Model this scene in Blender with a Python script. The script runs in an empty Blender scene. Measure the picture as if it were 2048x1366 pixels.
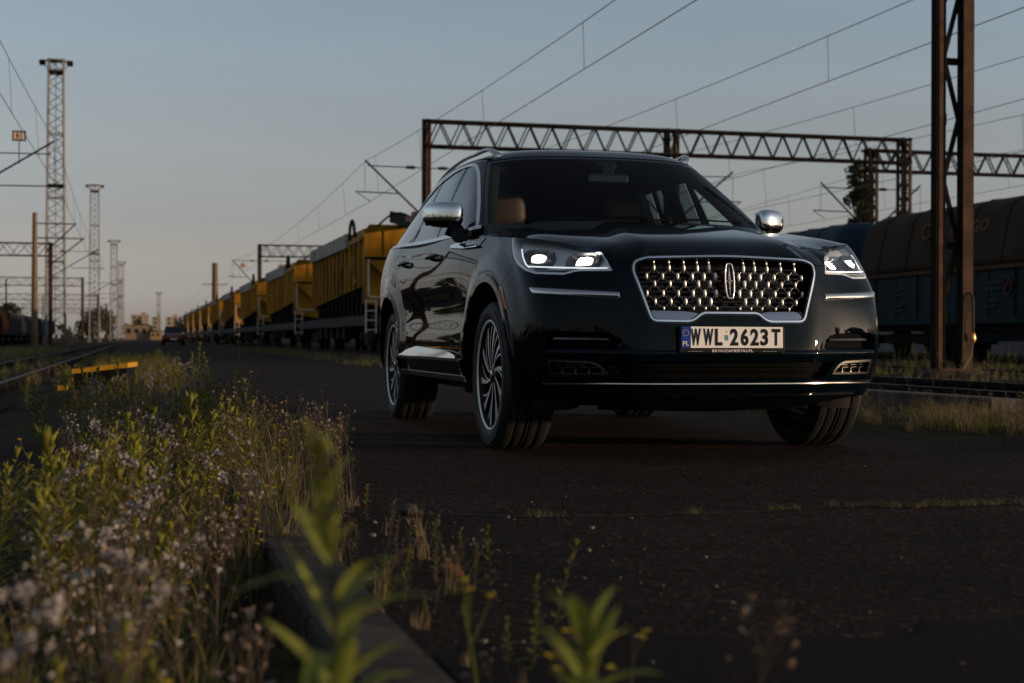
import bpy, bmesh, math, random
import numpy as np
from mathutils import Vector, Matrix
random.seed(7); RNG = np.random.default_rng(11)
R_ = math.radians
SC = bpy.context.scene
COL = SC.collection
# ---------------------------------------------------------------- camera (world: +Y runs away along the road, +X to the right of it)
CAMZ = .573; HEAD = .2459
cam = bpy.data.cameras.new('camera'); cam_o = bpy.data.objects.new('camera', cam); COL.objects.link(cam_o)
cam.sensor_width = 36; cam.lens = 52.45; cam.clip_start = .05; cam.clip_end = 6000
cam_o.matrix_world = (Matrix.Translation((0, 0, CAMZ)) @ Matrix.Rotation(-HEAD, 4, 'Z') @
                      Matrix.Rotation(R_(90)-.00158, 4, 'X') @ Matrix.Rotation(.0033, 4, 'Z'))
cam.dof.use_dof = True; cam.dof.focus_distance = 7.0; cam.dof.aperture_fstop = 4.0
SC.camera = cam_o
# ---------------------------------------------------------------- sky, sun, exposure
SUN_AZ = R_(115); SUN_EL = R_(4.5)          # azimuth clockwise from +Y: right of and a little behind the camera
w = bpy.data.worlds.new('World'); SC.world = w; w.use_nodes = True
nt = w.node_tree; bg = nt.nodes['Background']
sky = nt.nodes.new('ShaderNodeTexSky'); sky.sky_type = 'NISHITA'; sky.sun_disc = False
sky.sun_elevation = SUN_EL; sky.sun_rotation = SUN_AZ; sky.altitude = 100; sky.air_density = .92; sky.dust_density = .7; sky.ozone_density = 3.0
hs = nt.nodes.new('ShaderNodeHueSaturation'); hs.inputs['Saturation'].default_value = .5
tn = nt.nodes.new('ShaderNodeMixRGB'); tn.blend_type = 'MULTIPLY'; tn.inputs[0].default_value = 1; tn.inputs[2].default_value = (1.05, .950, .885, 1)
nt.links.new(sky.outputs[0], hs.inputs['Color']); nt.links.new(hs.outputs[0], tn.inputs[1]); # the dusk sky opposite the sun: a mauve belt over the horizon, clearer blue higher up
wc = nt.nodes.new('ShaderNodeTexCoord'); ws = nt.nodes.new('ShaderNodeSeparateXYZ'); nt.links.new(wc.outputs['Generated'], ws.inputs[0]); wq = nt.nodes.new('ShaderNodeValToRGB'); nt.links.new(ws.outputs['Z'], wq.inputs['Fac'])
BELT = [(.0, (1.07, 1.10, 1.42)), (.016, (1.08, 1.10, 1.38)), (.058, (1.045, .925, .99)), (.127, (.985, .935, .91)), (.213, (.92, 1.02, 1.05))]
el_ = wq.color_ramp.elements; el_[0].position = 0; el_[1].position = BELT[-1][0]
for p_, c_ in BELT[1:-1]: el_.new(p_)
for e_, (p_, c_) in zip(wq.color_ramp.elements, BELT): e_.color = (*c_, 1)
tb = nt.nodes.new('ShaderNodeMixRGB'); tb.blend_type = 'MULTIPLY'
wd = nt.nodes.new('ShaderNodeVectorMath'); wd.operation = 'DOT_PRODUCT'; wd.inputs[1].default_value = (math.sin(SUN_AZ), math.cos(SUN_AZ), 0); nt.links.new(wc.outputs['Generated'], wd.inputs[0])
wf = nt.nodes.new('ShaderNodeMapRange'); wf.inputs['From Min'].default_value = .2; wf.inputs['From Max'].default_value = .75; wf.inputs['To Min'].default_value = 1; wf.inputs['To Max'].default_value = 0; nt.links.new(wd.outputs['Value'], wf.inputs['Value']); nt.links.new(wf.outputs[0], tb.inputs[0])
nt.links.new(tn.outputs[0], tb.inputs[1]); nt.links.new(wq.outputs[0], tb.inputs[2]); tn = tb
# faint stretched veils of haze
wm = nt.nodes.new('ShaderNodeMapping'); wm.inputs['Scale'].default_value = (1.2, 1.2, 14); wn = nt.nodes.new('ShaderNodeTexNoise'); wn.inputs['Scale'].default_value = 1.6; wn.inputs['Detail'].default_value = 4
nt.links.new(wc.outputs['Generated'], wm.inputs['Vector']); nt.links.new(wm.outputs[0], wn.inputs['Vector'])
wr = nt.nodes.new('ShaderNodeMapRange'); wr.inputs['From Min'].default_value = .35; wr.inputs['From Max'].default_value = .7; wr.inputs['To Min'].default_value = .965; wr.inputs['To Max'].default_value = 1.035; nt.links.new(wn.outputs['Fac'], wr.inputs['Value'])
wv = nt.nodes.new('ShaderNodeVectorMath'); wv.operation = 'SCALE'; nt.links.new(tn.outputs[0], wv.inputs[0]); nt.links.new(wr.outputs[0], wv.inputs['Scale']); nt.links.new(wv.outputs[0], bg.inputs['Color'])
bg.inputs['Strength'].default_value = .12
sl = bpy.data.lights.new('sun', 'SUN'); sl.energy = 2.0; sl.angle = R_(1.5); sl.color = (1, .70, .45)
so = bpy.data.objects.new('sun', sl); COL.objects.link(so)
sd = Vector((math.sin(SUN_AZ)*math.cos(SUN_EL), math.cos(SUN_AZ)*math.cos(SUN_EL), math.sin(SUN_EL)))
so.rotation_euler = sd.to_track_quat('Z', 'Y').to_euler()
vs = SC.view_settings; vs.view_transform = 'Standard'; vs.look = 'None'; vs.gamma = 1; vs.exposure = .92
# ---------------------------------------------------------------- splines and trimmed surface patches
def spl_K(t):
    n = len(t); A = np.zeros((n, n)); R = np.zeros((n, n)); h = np.diff(t)
    A[0, 0] = A[-1, -1] = 1
    for i in range(1, n-1):
        A[i, i-1] = h[i-1]; A[i, i] = 2*(h[i-1]+h[i]); A[i, i+1] = h[i]
        R[i, i-1] = 6/h[i-1]; R[i, i] = -6/h[i-1]-6/h[i]; R[i, i+1] = 6/h[i]
    return np.linalg.solve(A, R)
def spl_W(t, K, q):
    q = np.asarray(q, float); i = np.clip(np.searchsorted(t, q)-1, 0, len(t)-2)
    h = t[i+1]-t[i]; a = (t[i+1]-q)/h; b = 1-a
    a = np.clip(a, -.5, 1.5); b = 1-a
    W = ((a**3-a)*h*h/6)[:, None]*K[i] + ((b**3-b)*h*h/6)[:, None]*K[i+1]
    r = np.arange(len(q)); W[r, i] += a; W[r, i+1] += b
    return W
def spl(t, y, q):
    t = np.asarray(t, float); y = np.asarray(y, float); s = np.ndim(q) == 0
    r = spl_W(t, spl_K(t), np.atleast_1d(np.asarray(q, float))) @ y
    return r[0] if s else r
def sstep(x, a=0., b=1.):
    x = np.clip((x-a)/(b-a), 0, 1); return x*x*(3-2*x)
class Wrap:
    """tensor cubic surface; columns given for y>=0 and mirrored"""
    def __init__(s, t, v, C, disp=None):
        s.t = np.concatenate([-t[:0:-1], t]); M = C[:0:-1].copy(); M[..., 1] *= -1
        s.C = np.concatenate([M, C]); s.v = np.asarray(v, float); s.Kt = spl_K(s.t); s.Kv = spl_K(s.v); s.disp = disp
    def __call__(s, t, v):
        P = np.einsum('nj,ijd->nid', spl_W(s.v, s.Kv, v), s.C)
        P = np.einsum('ni,nid->nd', spl_W(s.t, s.Kt, t), P)
        return s.disp(P) if s.disp else P
    def normal(s, t, v, e=4e-4):
        du = s(t+e, v)-s(t-e, v); dv = s(t, v+e)-s(t, v-e); n = np.cross(du, dv)
        return n/np.maximum(np.linalg.norm(n, axis=1), 1e-12)[:, None]
def col(zk, pts, V):
    z = np.array([p[0] for p in pts]); return spl(z, [p[1] for p in pts], V)
# ---------------------------------------------------------------- lower body wrap
ZV = np.array([.20, .26, .32, .38, .45, .52, .60, .70, .80, .90, 1.0, 1.08, 1.16, 1.24])
SECT = [(.20, .90), (.32, .955), (.42, .985), (.50, .997), (.57, 1.0), (.64, .993), (.71, .986), (.78, .987), (.86, .996), (.93, 1.0), (1.0, .997), (1.08, .984), (1.16, .962), (1.24, .93)]
def make_B():
    def k(xs): return np.interp(ZV, ZV, xs)
    c0 = np.array([.74, .82, .878, .903, .914, .916, .911, .900, .888, .872, .835, .76, .63, .47])
    cols = []
    def add(x, y):
        x = np.broadcast_to(np.asarray(x, float), ZV.shape); y = np.broadcast_to(np.asarray(y, float), ZV.shape)
        cols.append(np.stack([x, y, ZV], 1))
    add(c0, 0); add(c0-.012, .26); add(c0-.038, .45)
    add([.60, .69, .755, .785, .797, .802, .803, .799, .785, .745, .675, .585, .46, .34], .61)
    add([.50, .60, .67, .71, .727, .737, .742, .737, .715, .655, .560, .465, .34, .22], [.75, .76, .765, .77, .77, .77, .77, .77, .77, .76, .745, .73, .71, .69])
    add([.40, .50, .575, .622, .650, .665, .672, .664, .632, .555, .455, .365, .25, .14], [.85, .868, .878, .887, .893, .897, .899, .899, .898, .896, .892, .876, .84, .80])
    add([.28, .37, .44, .485, .515, .53, .537, .525, .49, .42, .33, .25, .14, .04], [.89, .915, .928, .937, .945, .951, .954, .954, .951, .945, .934, .915, .88, .845])
    add([.16, .20, .23, .25, .26, .27, .27, .26, .24, .20, .14, .08, .01, -.06], [.90, .925, .942, .954, .964, .970, .974, .975, .973, .967, .953, .931, .90, .86])
    S = spl([a for a, b in SECT], [b for a, b in SECT], ZV)
    add(-.05, [.90, .93, .95, .963, .974, .981, .985, .986, .984, .977, .962, .940, .912, .88])
    add(-.42, S*.35+.65*np.array([.90, .93, .953, .970, .982, .989, .990, .988, .987, .984, .974, .955, .927, .895]))
    add(-.95, S-.001); add(-1.65, S); add(-2.35, S)
    R = np.array([.90, .93, .953, .970, .982, .990, .994, .996, .999, 1.0, .996, .985, .966, .94])
    add(-2.75, S*.4+R*.6); add(-3.1, R)
    add(-3.5, R-.022); add(-3.85, R-.075)
    add([-3.95, -3.98, -4.0, -4.02, -4.03, -4.04, -4.04, -4.04, -4.03, -4.02, -4.01, -4.0, -3.97, -3.93], .78)
    add([-4.0, -4.05, -4.09, -4.11, -4.12, -4.13, -4.13, -4.13, -4.12, -4.11, -4.1, -4.08, -4.05, -4.0], .42)
    add([-4.02, -4.07, -4.11, -4.13, -4.14, -4.15, -4.15, -4.15, -4.14, -4.13, -4.12, -4.1, -4.07, -4.02], 0)
    C = np.stack(cols); L = C[:, 6, :2]
    t = np.concatenate([[0], np.cumsum(np.linalg.norm(np.diff(L, axis=0), axis=1))])
    def disp(P):
        P = P.copy(); sg = np.sign(P[:, 1]); a = np.zeros(len(P))
        for xc in (0., -3.025):
            r = np.hypot(P[:, 0]-xc, P[:, 2]-.39)
            a += .018*sstep(-r, -.67, -.53)+.013*sstep(-r, -.527, -.512)
        a *= sstep(np.abs(P[:, 1]), .86, .95)
        P[:, 1] += sg*a
        return P
    return Wrap(t, ZV, C, disp)
BODY = make_B()
_TZ = np.linspace(.2, 1.24, 105); _TT = np.linspace(0, float(BODY.t[-5]), 500)
_MM = np.stack([(lambda P: P[:, 1]-P[:, 0])(BODY(_TT, np.full(500, z))) for z in _TZ])
def t_at(m, z):
    """param t (>0) where y-x == m at height z"""
    i = min(max((z-.2)/.01, 0), 103.999); k = int(i); f = i-k
    return float((1-f)*np.interp(m, _MM[k], _TT)+f*np.interp(m, _MM[k+1], _TT))
# ---------------------------------------------------------------- mesh helpers
class MB:
    """collects pieces and links them as ONE mesh object; every vertex carries its own normal"""
    def __init__(s): s.V = []; s.N = []; s.F = []; s.M = []; s.n = 0; s.mats = []
    def mi(s, m):
        if m not in s.mats: s.mats.append(m)
        return s.mats.index(m)
    def add(s, V, F, m, N=None, flat=False):
        V = np.asarray(V, float); k = s.mi(m)
        if flat:
            vs_, fs, ns = [], [], []
            for f in F:
                p = V[list(f)]; n = np.zeros(3)
                for i in range(len(p)): n += np.cross(p[i], p[(i+1) % len(p)])
                n /= max(np.linalg.norm(n), 1e-12)
                fs.append(tuple(range(len(vs_), len(vs_)+len(f)))); vs_ += list(p); ns += [n]*len(f)
            V, F, N = np.array(vs_), fs, np.array(ns)
        elif N is None:
            N = np.zeros_like(V)
            for f in F:
                p = V[list(f)]; n = np.zeros(3)
                for i in range(len(p)): n += np.cross(p[i], p[(i+1) % len(p)])
                for i in f: N[i] += n
            N /= np.maximum(np.linalg.norm(N, axis=1), 1e-12)[:, None]
        s.V.append(V); s.N.append(N)
        if isinstance(F, np.ndarray): s.F.append(F+s.n)
        else: s.F.append([tuple(i+s.n for i in f) for f in F])
        s.M.append(np.full(len(F), k)); s.n += len(V); return s
    def box(s, c, d, m, rz=0, R=None, bev=0):
        """centre c, full size d"""
        h = np.asarray(d, float)/2
        sg = np.array([[x, y, z] for x in (-1, 1) for y in (-1, 1) for z in (-1, 1)], float)
        F = [(0, 1, 3, 2), (4, 6, 7, 5), (0, 4, 5, 1), (2, 3, 7, 6), (0, 2, 6, 4), (1, 5, 7, 3)]
        if bev > 0:
            b = min(bev, *(h*.99)); V = []; idx = {}
            for q in range(8):
                for a in range(3):
                    p = sg[q]*(h-b); p[a] = sg[q][a]*h[a]; idx[q, a] = len(V); V.append(p)
            FF = []
            for f, a in zip(F, (0, 0, 1, 1, 2, 2)): FF.append(tuple(idx[q, a] for q in f))
            ed = {}
            for f, a in zip(F, (0, 0, 1, 1, 2, 2)):
                for i in range(4): ed.setdefault(frozenset((f[i], f[(i+1) % 4])), []).append((f[i], f[(i+1) % 4], a))
            for e in ed.values():
                (p, q, a), (_, _, b2) = e; FF.append((idx[q, a], idx[p, a], idx[p, b2], idx[q, b2]))
            for q in range(8):
                t = (idx[q, 0], idx[q, 1], idx[q, 2]); FF.append(t if sg[q].prod() > 0 else t[::-1])
            V = np.array(V); F = FF
        else: V = sg*h
        if R is not None: V = V @ np.asarray(R).T
        elif rz: c_, s_ = math.cos(rz), math.sin(rz); V = V @ np.array([[c_, s_, 0], [-s_, c_, 0], [0, 0, 1]])
        return s.add(V+np.asarray(c, float), F, m, flat=True)
    def bar(s, a, b, w, m, h=None, up=(0, 0, 1), n=4, caps=True):
        """prism from a to b, w wide, h high (n=4) or round with n sides"""
        a = np.asarray(a, float); b = np.asarray(b, float); d = b-a; L = np.linalg.norm(d)
        if L < 1e-9: return s
        d /= L; u = np.cross(d, up)
        if np.linalg.norm(u) < 1e-4: u = np.cross(d, (0, 1, 0))
        u /= np.linalg.norm(u); v = np.cross(u, d); h = w if h is None else h
        if n == 4:
            pr = [(-w/2, -h/2), (w/2, -h/2), (w/2, h/2), (-w/2, h/2)]
            V = [a+u*x+v*y for x, y in pr]+[b+u*x+v*y for x, y in pr]
            F = [(i, (i+1) % 4, 4+(i+1) % 4, 4+i) for i in range(4)]
            F = [f[::-1] for f in F]
            if caps: F += [(0, 1, 2, 3), (7, 6, 5, 4)]
            return s.add(V, F, m, flat=True)
        return s.tube([a, b], [w/2, w/2], m, n)
    def tube(s, pts, rad, m, n=8, caps=True, closed=False):
        P = np.asarray(pts, float); k = len(P); rad = np.broadcast_to(rad, (k,))
        T = np.gradient(P, axis=0) if not closed else np.roll(P, -1, 0)-np.roll(P, 1, 0)
        T /= np.maximum(np.linalg.norm(T, axis=1), 1e-9)[:, None]
        u = np.cross(T[0], (0, 0, 1.))
        if np.linalg.norm(u) < .05: u = np.cross(T[0], (0, 1., 0))
        u /= np.linalg.norm(u); V = []; N = []
        for i in range(k):
            u = u-T[i]*np.dot(u, T[i]); u /= np.linalg.norm(u); v = np.cross(T[i], u)
            for j in range(n):
                a = 2*math.pi*j/n; q = u*math.cos(a)+v*math.sin(a); V.append(P[i]+q*rad[i]); N.append(q)
        F = []
        for i in range(k if closed else k-1):
            for j in range(n):
                i2 = (i+1) % k; F.append((i*n+j, i*n+(j+1) % n, i2*n+(j+1) % n, i2*n+j))
        s.add(V, F, m, N=np.array(N))
        if caps and not closed:
            for i, sg in ((0, -1), (k-1, 1)):
                ring = [V[i*n+j] for j in range(n)]
                s.add(ring, [tuple(range(n)) if sg > 0 else tuple(range(n))[::-1]], m, N=np.tile(T[i]*sg, (n, 1)))
        return s
    def lathe(s, prof, m, c=(0, 0, 0), axis=1, n=64, seg=None):
        """prof: list of (r, a) along axis; outward normals if profile runs so that (dr,da) rotated is outward"""
        prof = np.asarray(prof, float); k = len(prof); V = []; F = []
        for i in range(n):
            a = 2*math.pi*i/n; ca, sa = math.cos(a), math.sin(a)
            for r, h in prof:
                p = [r*ca, h, r*sa] if axis == 1 else [r*ca, r*sa, h] if axis == 2 else [h, r*ca, r*sa]
                V.append(p)
        for i in range(n):
            i2 = (i+1) % n
            for j in range(k-1): F.append((i*k+j, i*k+j+1, i2*k+j+1, i2*k+j))
        return s.add(np.array(V)+np.asarray(c, float), F, m)
    def prism(s, poly, a0, a1, m, axis='y', flip=False):
        """2D polygon (CCW) extruded along an axis; poly coords are the two other axes in xyz order"""
        k = len(poly); V = []
        for h in (a0, a1):
            for p, q in poly: V.append((p, h, q) if axis == 'y' else (h, p, q) if axis == 'x' else (p, q, h))
        F = [tuple(range(k)), tuple(range(2*k-1, k-1, -1))]+[(i, k+i, k+(i+1) % k, (i+1) % k) for i in range(k)]
        V = np.array(V, float); f = F[0]; 
        # orient outward
        cen = V.mean(0); p = V[list(F[0])]; nrm = sum(np.cross(p[i], p[(i+1) % k]) for i in range(k))
        if np.dot(nrm, p.mean(0)-cen) < 0: F = [x[::-1] for x in F]
        return s.add(V, F, m, flat=True)
    def build(s, name, parent=None, smooth=True):
        me = bpy.data.meshes.new(name)
        V = np.concatenate(s.V) if s.V else np.zeros((0, 3)); N = np.concatenate(s.N)
        ls = []; tot = []
        for F in s.F:
            if isinstance(F, np.ndarray): ls.append(F.ravel()); tot.append(np.full(len(F), F.shape[1]))
            else:
                ls.append(np.array([i for f in F for i in f])); tot.append(np.array([len(f) for f in F]))
        ls = np.concatenate(ls).astype(np.int32); tot = np.concatenate(tot).astype(np.int32)
        me.vertices.add(len(V)); me.vertices.foreach_set('co', V.ravel().astype(np.float32))
        me.loops.add(len(ls)); me.loops.foreach_set('vertex_index', ls)
        me.polygons.add(len(tot)); st = np.concatenate([[0], np.cumsum(tot)[:-1]]).astype(np.int32)
        me.polygons.foreach_set('loop_start', st)
        try: me.polygons.foreach_set('loop_total', tot)
        except Exception: pass
        me.polygons.foreach_set('material_index', np.concatenate(s.M).astype(np.int32))
        me.polygons.foreach_set('use_smooth', np.ones(len(tot), bool))
        for m in s.mats: me.materials.append(m)
        me.update(calc_edges=True)
        me.normals_split_custom_set_from_vertices(N.astype(np.float32))
        o = bpy.data.objects.new(name, me); COL.objects.link(o)
        if parent: o.parent = parent
        return o
def clip_tris(uv, F, g):
    sgn = g > 0; n = sgn[F].sum(1); out = [F[n == 3]]; base = len(uv)
    A = []
    for cnt, odd in ((1, True), (2, False)):
        f = F[n == cnt]
        if not len(f): continue
        k = (sgn[f] == odd).argmax(1); r = np.arange(len(f))
        A.append((cnt, f[r, k], f[r, (k+1) % 3], f[r, (k+2) % 3]))
    if not A: return uv, out[0]
    E = np.concatenate([np.stack([np.minimum(a, x), np.maximum(a, x)], 1) for _, a, b, c in A for x in (b, c)])
    U, inv = np.unique(E, axis=0, return_inverse=True); inv = inv.ravel()
    q = g[U[:, 0]]/(g[U[:, 0]]-g[U[:, 1]]); new = uv[U[:, 0]]*(1-q)[:, None]+uv[U[:, 1]]*q[:, None]
    o = 0
    for cnt, a, b, c in A:
        ab = inv[o:o+len(a)]+base; ac = inv[o+len(a):o+2*len(a)]+base; o += 2*len(a)
        if cnt == 1: out.append(np.stack([a, ab, ac], 1))
        else: out += [np.stack([ab, b, c], 1), np.stack([ab, c, ac], 1)]
    uv = np.concatenate([uv, new]); F = np.concatenate(out)
    u, inv = np.unique(F, return_inverse=True)
    return uv[u], inv.reshape(F.shape)
def patch(mb, S, T, Z, clips, m, off=0., flange=0., inward=False):
    """part of surface S over the grid T x Z where every clip(P, uv) > 0"""
    T = np.asarray(T, float); Z = np.asarray(Z, float)
    tt, zz = np.meshgrid(T, Z, indexing='ij'); uv = np.stack([tt.ravel(), zz.ravel()], 1)
    nz = len(Z); i, j = np.meshgrid(np.arange(len(T)-1), np.arange(nz-1), indexing='ij'); a = (i*nz+j).ravel()
    F = np.concatenate([np.stack([a, a+nz, a+nz+1], 1), np.stack([a, a+nz+1, a+1], 1)])
    for g in clips:
        v = g(S(uv[:, 0], uv[:, 1]), uv); v = np.where(np.abs(v) < 1e-5, 1e-5, v)
        uv, F = clip_tris(uv, F, v)
        if not len(F): return None
    P = S(uv[:, 0], uv[:, 1]); N = S.normal(uv[:, 0], uv[:, 1])
    if callable(off):
        def G(a, b):
            p = S(a, b); return p+S.normal(a, b)*off(p)[:, None]
        a, b = uv[:, 0], uv[:, 1]; e = 6e-4; n2 = np.cross(G(a+e, b)-G(a-e, b), G(a, b+e)-G(a, b-e)); P = P+N*off(P)[:, None]
        n2 /= np.maximum(np.linalg.norm(n2, axis=1), 1e-12)[:, None]; N = np.where((np.sum(n2*N, 1) > .2)[:, None], n2, N)
    else: P = P+N*off
    if inward: mb.add(P, F[:, ::-1], m, N=-N)
    else: mb.add(P, F, m, N=N)
    if flange:
        E = np.concatenate([F[:, [0, 1]], F[:, [1, 2]], F[:, [2, 0]]]); Es = np.sort(E, 1)
        u, ix, ct = np.unique(Es, axis=0, return_index=True, return_counts=True); E = E[ix[ct == 1]]
        a, b = E[:, 0], E[:, 1]; d = P[b]-P[a]; o = np.cross(d, N[a]); l = np.linalg.norm(o, axis=1); ok = l > 1e-9
        a, b, o = a[ok], b[ok], o[ok]/l[ok][:, None]; k = len(a)
        V = np.concatenate([P[a], P[b], P[b]-N[b]*flange, P[a]-N[a]*flange])
        r = np.arange(k); mb.add(V, np.stack([r+k, r, r+3*k, r+2*k], 1), m, N=np.tile(o, (4, 1)))
    return P
def poly_sdf(poly):
    Q = np.asarray(poly, float)
    def f(x, y):
        d = np.full(x.shape, 1e9); ins = np.zeros(x.shape, bool)
        for i in range(len(Q)):
            (ax, ay), (bx, by) = Q[i], Q[(i+1) % len(Q)]
            ex, ey = bx-ax, by-ay; wx, wy = x-ax, y-ay
            h = np.clip((wx*ex+wy*ey)/(ex*ex+ey*ey), 0, 1)
            d = np.minimum(d, np.hypot(wx-ex*h, wy-ey*h))
            c = (ay > y) != (by > y)
            with np.errstate(divide='ignore', invalid='ignore'): c &= x < ax+ex*(y-ay)/(ey if ey != 0 else 1e-12)
            ins ^= c
        return np.where(ins, d, -d)          # positive inside
    return f
def rpoly(pts, r=.01, n=5):
    """round the corners of a polygon"""
    out = []; P = np.asarray(pts, float); k = len(P)
    for i in range(k):
        p = P[i]; a = P[i-1]-p; b = P[(i+1) % k]-p; la, lb = np.linalg.norm(a), np.linalg.norm(b)
        rr = r[i] if isinstance(r, (list, tuple)) else r
        q = min(rr, la*.48, lb*.48)
        s_, e_ = p+a/la*q, p+b/lb*q
        for j in range(n+1):
            t = j/n; out.append((1-t)**2*s_+2*t*(1-t)*p+t*t*e_)
    return out
# ---------------------------------------------------------------- materials
def mat(name, base, rough=.5, metal=0., spec=.16, var=0., vscale=8., col2=None, bump=0., bscale=60., coat=0., emit=None, estr=0., rvar=0.):
    m = bpy.data.materials.new(name); m.use_nodes = True; nt = m.node_tree; b = nt.nodes['Principled BSDF']
    b.inputs['Base Color'].default_value = (*base, 1); b.inputs['Roughness'].default_value = rough
    b.inputs['Metallic'].default_value = metal; b.inputs['Specular IOR Level'].default_value = spec
    if coat: b.inputs['Coat Weight'].default_value = coat; b.inputs['Coat Roughness'].default_value = .015
    if emit: b.inputs['Emission Color'].default_value = (*emit, 1); b.inputs['Emission Strength'].default_value = estr
    if var or bump or rvar:
        tc = nt.nodes.new('ShaderNodeTexCoord')
        def noise(sc, det=5):
            n = nt.nodes.new('ShaderNodeTexNoise'); n.inputs['Scale'].default_value = sc; n.inputs['Detail'].default_value = det
            n.inputs['Roughness'].default_value = .62; nt.links.new(tc.outputs['Object'], n.inputs['Vector']); return n
        if var:
            n = noise(vscale); r = nt.nodes.new('ShaderNodeValToRGB'); c2 = col2 or tuple(x*(1-var) for x in base)
            r.color_ramp.elements[0].position = .36; r.color_ramp.elements[1].position = .66
            r.color_ramp.elements[0].color = (*c2, 1); r.color_ramp.elements[1].color = (*[min(1, x*(1+var*.35)) for x in base], 1)
            nt.links.new(n.outputs['Fac'], r.inputs['Fac']); nt.links.new(r.outputs[0], b.inputs['Base Color'])
        if rvar:
            n = noise(vscale*1.7); mr = nt.nodes.new('ShaderNodeMapRange')
            mr.inputs['To Min'].default_value = max(0, rough-rvar); mr.inputs['To Max'].default_value = min(1, rough+rvar)
            nt.links.new(n.outputs['Fac'], mr.inputs['Value']); nt.links.new(mr.outputs[0], b.inputs['Roughness'])
        if bump:
            n = noise(bscale, 8); bp_ = nt.nodes.new('ShaderNodeBump'); bp_.inputs['Strength'].default_value = bump; bp_.inputs['Distance'].default_value = .02
            nt.links.new(n.outputs['Fac'], bp_.inputs['Height']); nt.links.new(bp_.outputs[0], b.inputs['Normal'])
    return m
def glass_mat(name, tint, refl=1.0):
    m = bpy.data.materials.new(name); m.use_nodes = True; nt = m.node_tree
    for n in list(nt.nodes):
        if n.type != 'OUTPUT_MATERIAL': nt.nodes.remove(n)
    out = [n for n in nt.nodes if n.type == 'OUTPUT_MATERIAL'][0]
    tr = nt.nodes.new('ShaderNodeBsdfTransparent'); tr.inputs[0].default_value = (*tint, 1)
    gl = nt.nodes.new('ShaderNodeBsdfGlossy'); gl.inputs['Roughness'].default_value = .01; gl.inputs['Color'].default_value = (1, 1, 1, 1)
    fr = nt.nodes.new('ShaderNodeFresnel'); fr.inputs['IOR'].default_value = 1.5
    ge = nt.nodes.new('ShaderNodeNewGeometry'); ir = nt.nodes.new('ShaderNodeMapRange'); ir.inputs['To Min'].default_value = 1.5; ir.inputs['To Max'].default_value = 1/1.5
    nt.links.new(ge.outputs['Backfacing'], ir.inputs['Value']); nt.links.new(ir.outputs[0], fr.inputs['IOR'])     # a thin pane reflects alike from both sides
    mu = nt.nodes.new('ShaderNodeMath'); mu.operation = 'MULTIPLY'; mu.inputs[1].default_value = refl
    mx = nt.nodes.new('ShaderNodeMixShader')
    nt.links.new(fr.outputs[0], mu.inputs[0]); nt.links.new(mu.outputs[0], mx.inputs[0])
    nt.links.new(tr.outputs[0], mx.inputs[1]); nt.links.new(gl.outputs[0], mx.inputs[2]); nt.links.new(mx.outputs[0], out.inputs['Surface'])
    return m
def tag(o, label=None, cat=None, group=None, kind=None):
    if label: o['label'] = label
    if cat: o['category'] = cat
    if group: o['group'] = group
    if kind: o['kind'] = kind
    return o
def empty(name, loc=(0, 0, 0), rz=0., parent=None):
    o = bpy.data.objects.new(name, None); COL.objects.link(o); o.location = loc; o.rotation_euler = (0, 0, rz)
    o.empty_display_size = .2
    if parent: o.parent = parent
    return o
def copy_tree(o, parent=None):
    c = o.copy(); COL.objects.link(c); c.parent = parent
    for ch in list(o.children): copy_tree(ch, c)
    return c
# ---------------------------------------------------------------- greenhouse wrap (v: 0 belt .. 1 roof edge)
def make_G():
    bot = [(-.36, 0, 1.225), (-.385, .35, 1.225), (-.475, .64, 1.22), (-.625, .815, 1.215), (-.73, .893, 1.205), (-.90, .932, 1.19),
           (-1.3, .945, 1.19), (-1.9, .95, 1.20), (-2.6, .948, 1.222), (-3.15, .93, 1.24), (-3.55, .885, 1.255), (-3.80, .79, 1.26), (-3.93, .5, 1.26), (-3.97, 0, 1.26)]
    top = [(-1.13, 0, 1.69), (-1.15, .30, 1.688), (-1.21, .53, 1.68), (-1.315, .645, 1.672), (-1.44, .70, 1.675), (-1.62, .722, 1.685),
           (-1.85, .735, 1.692), (-2.2, .738, 1.688), (-2.7, .725, 1.662), (-3.1, .70, 1.62), (-3.4, .655, 1.57), (-3.6, .58, 1.535), (-3.72, .36, 1.52), (-3.76, 0, 1.52)]
    bow = [.03, .03, .028, .018, .010, .007, .006, .006, .006, .008, .012, .02, .02, .02]
    b = np.array(bot, float); t = np.array(top, float); v = np.array([0, .3, .6, .85, 1.])
    mid = (b+t)/2; tan = np.gradient(mid, axis=0); n = np.stack([tan[:, 1], -tan[:, 0], 0*tan[:, 0]], 1)
    n[0] = (1, 0, 0); n[-1] = (-1, 0, 0); n /= np.linalg.norm(n, axis=1)[:, None]
    C = b[:, None]+(t-b)[:, None]*v[None, :, None]+n[:, None]*(np.array(bow)[:, None]*4*v*(1-v))[..., None]
    tt = np.concatenate([[0], np.cumsum(np.linalg.norm(np.diff(mid[:, :2], axis=0), axis=1))])
    return Wrap(tt, v, C)
GREEN = make_G()
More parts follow.
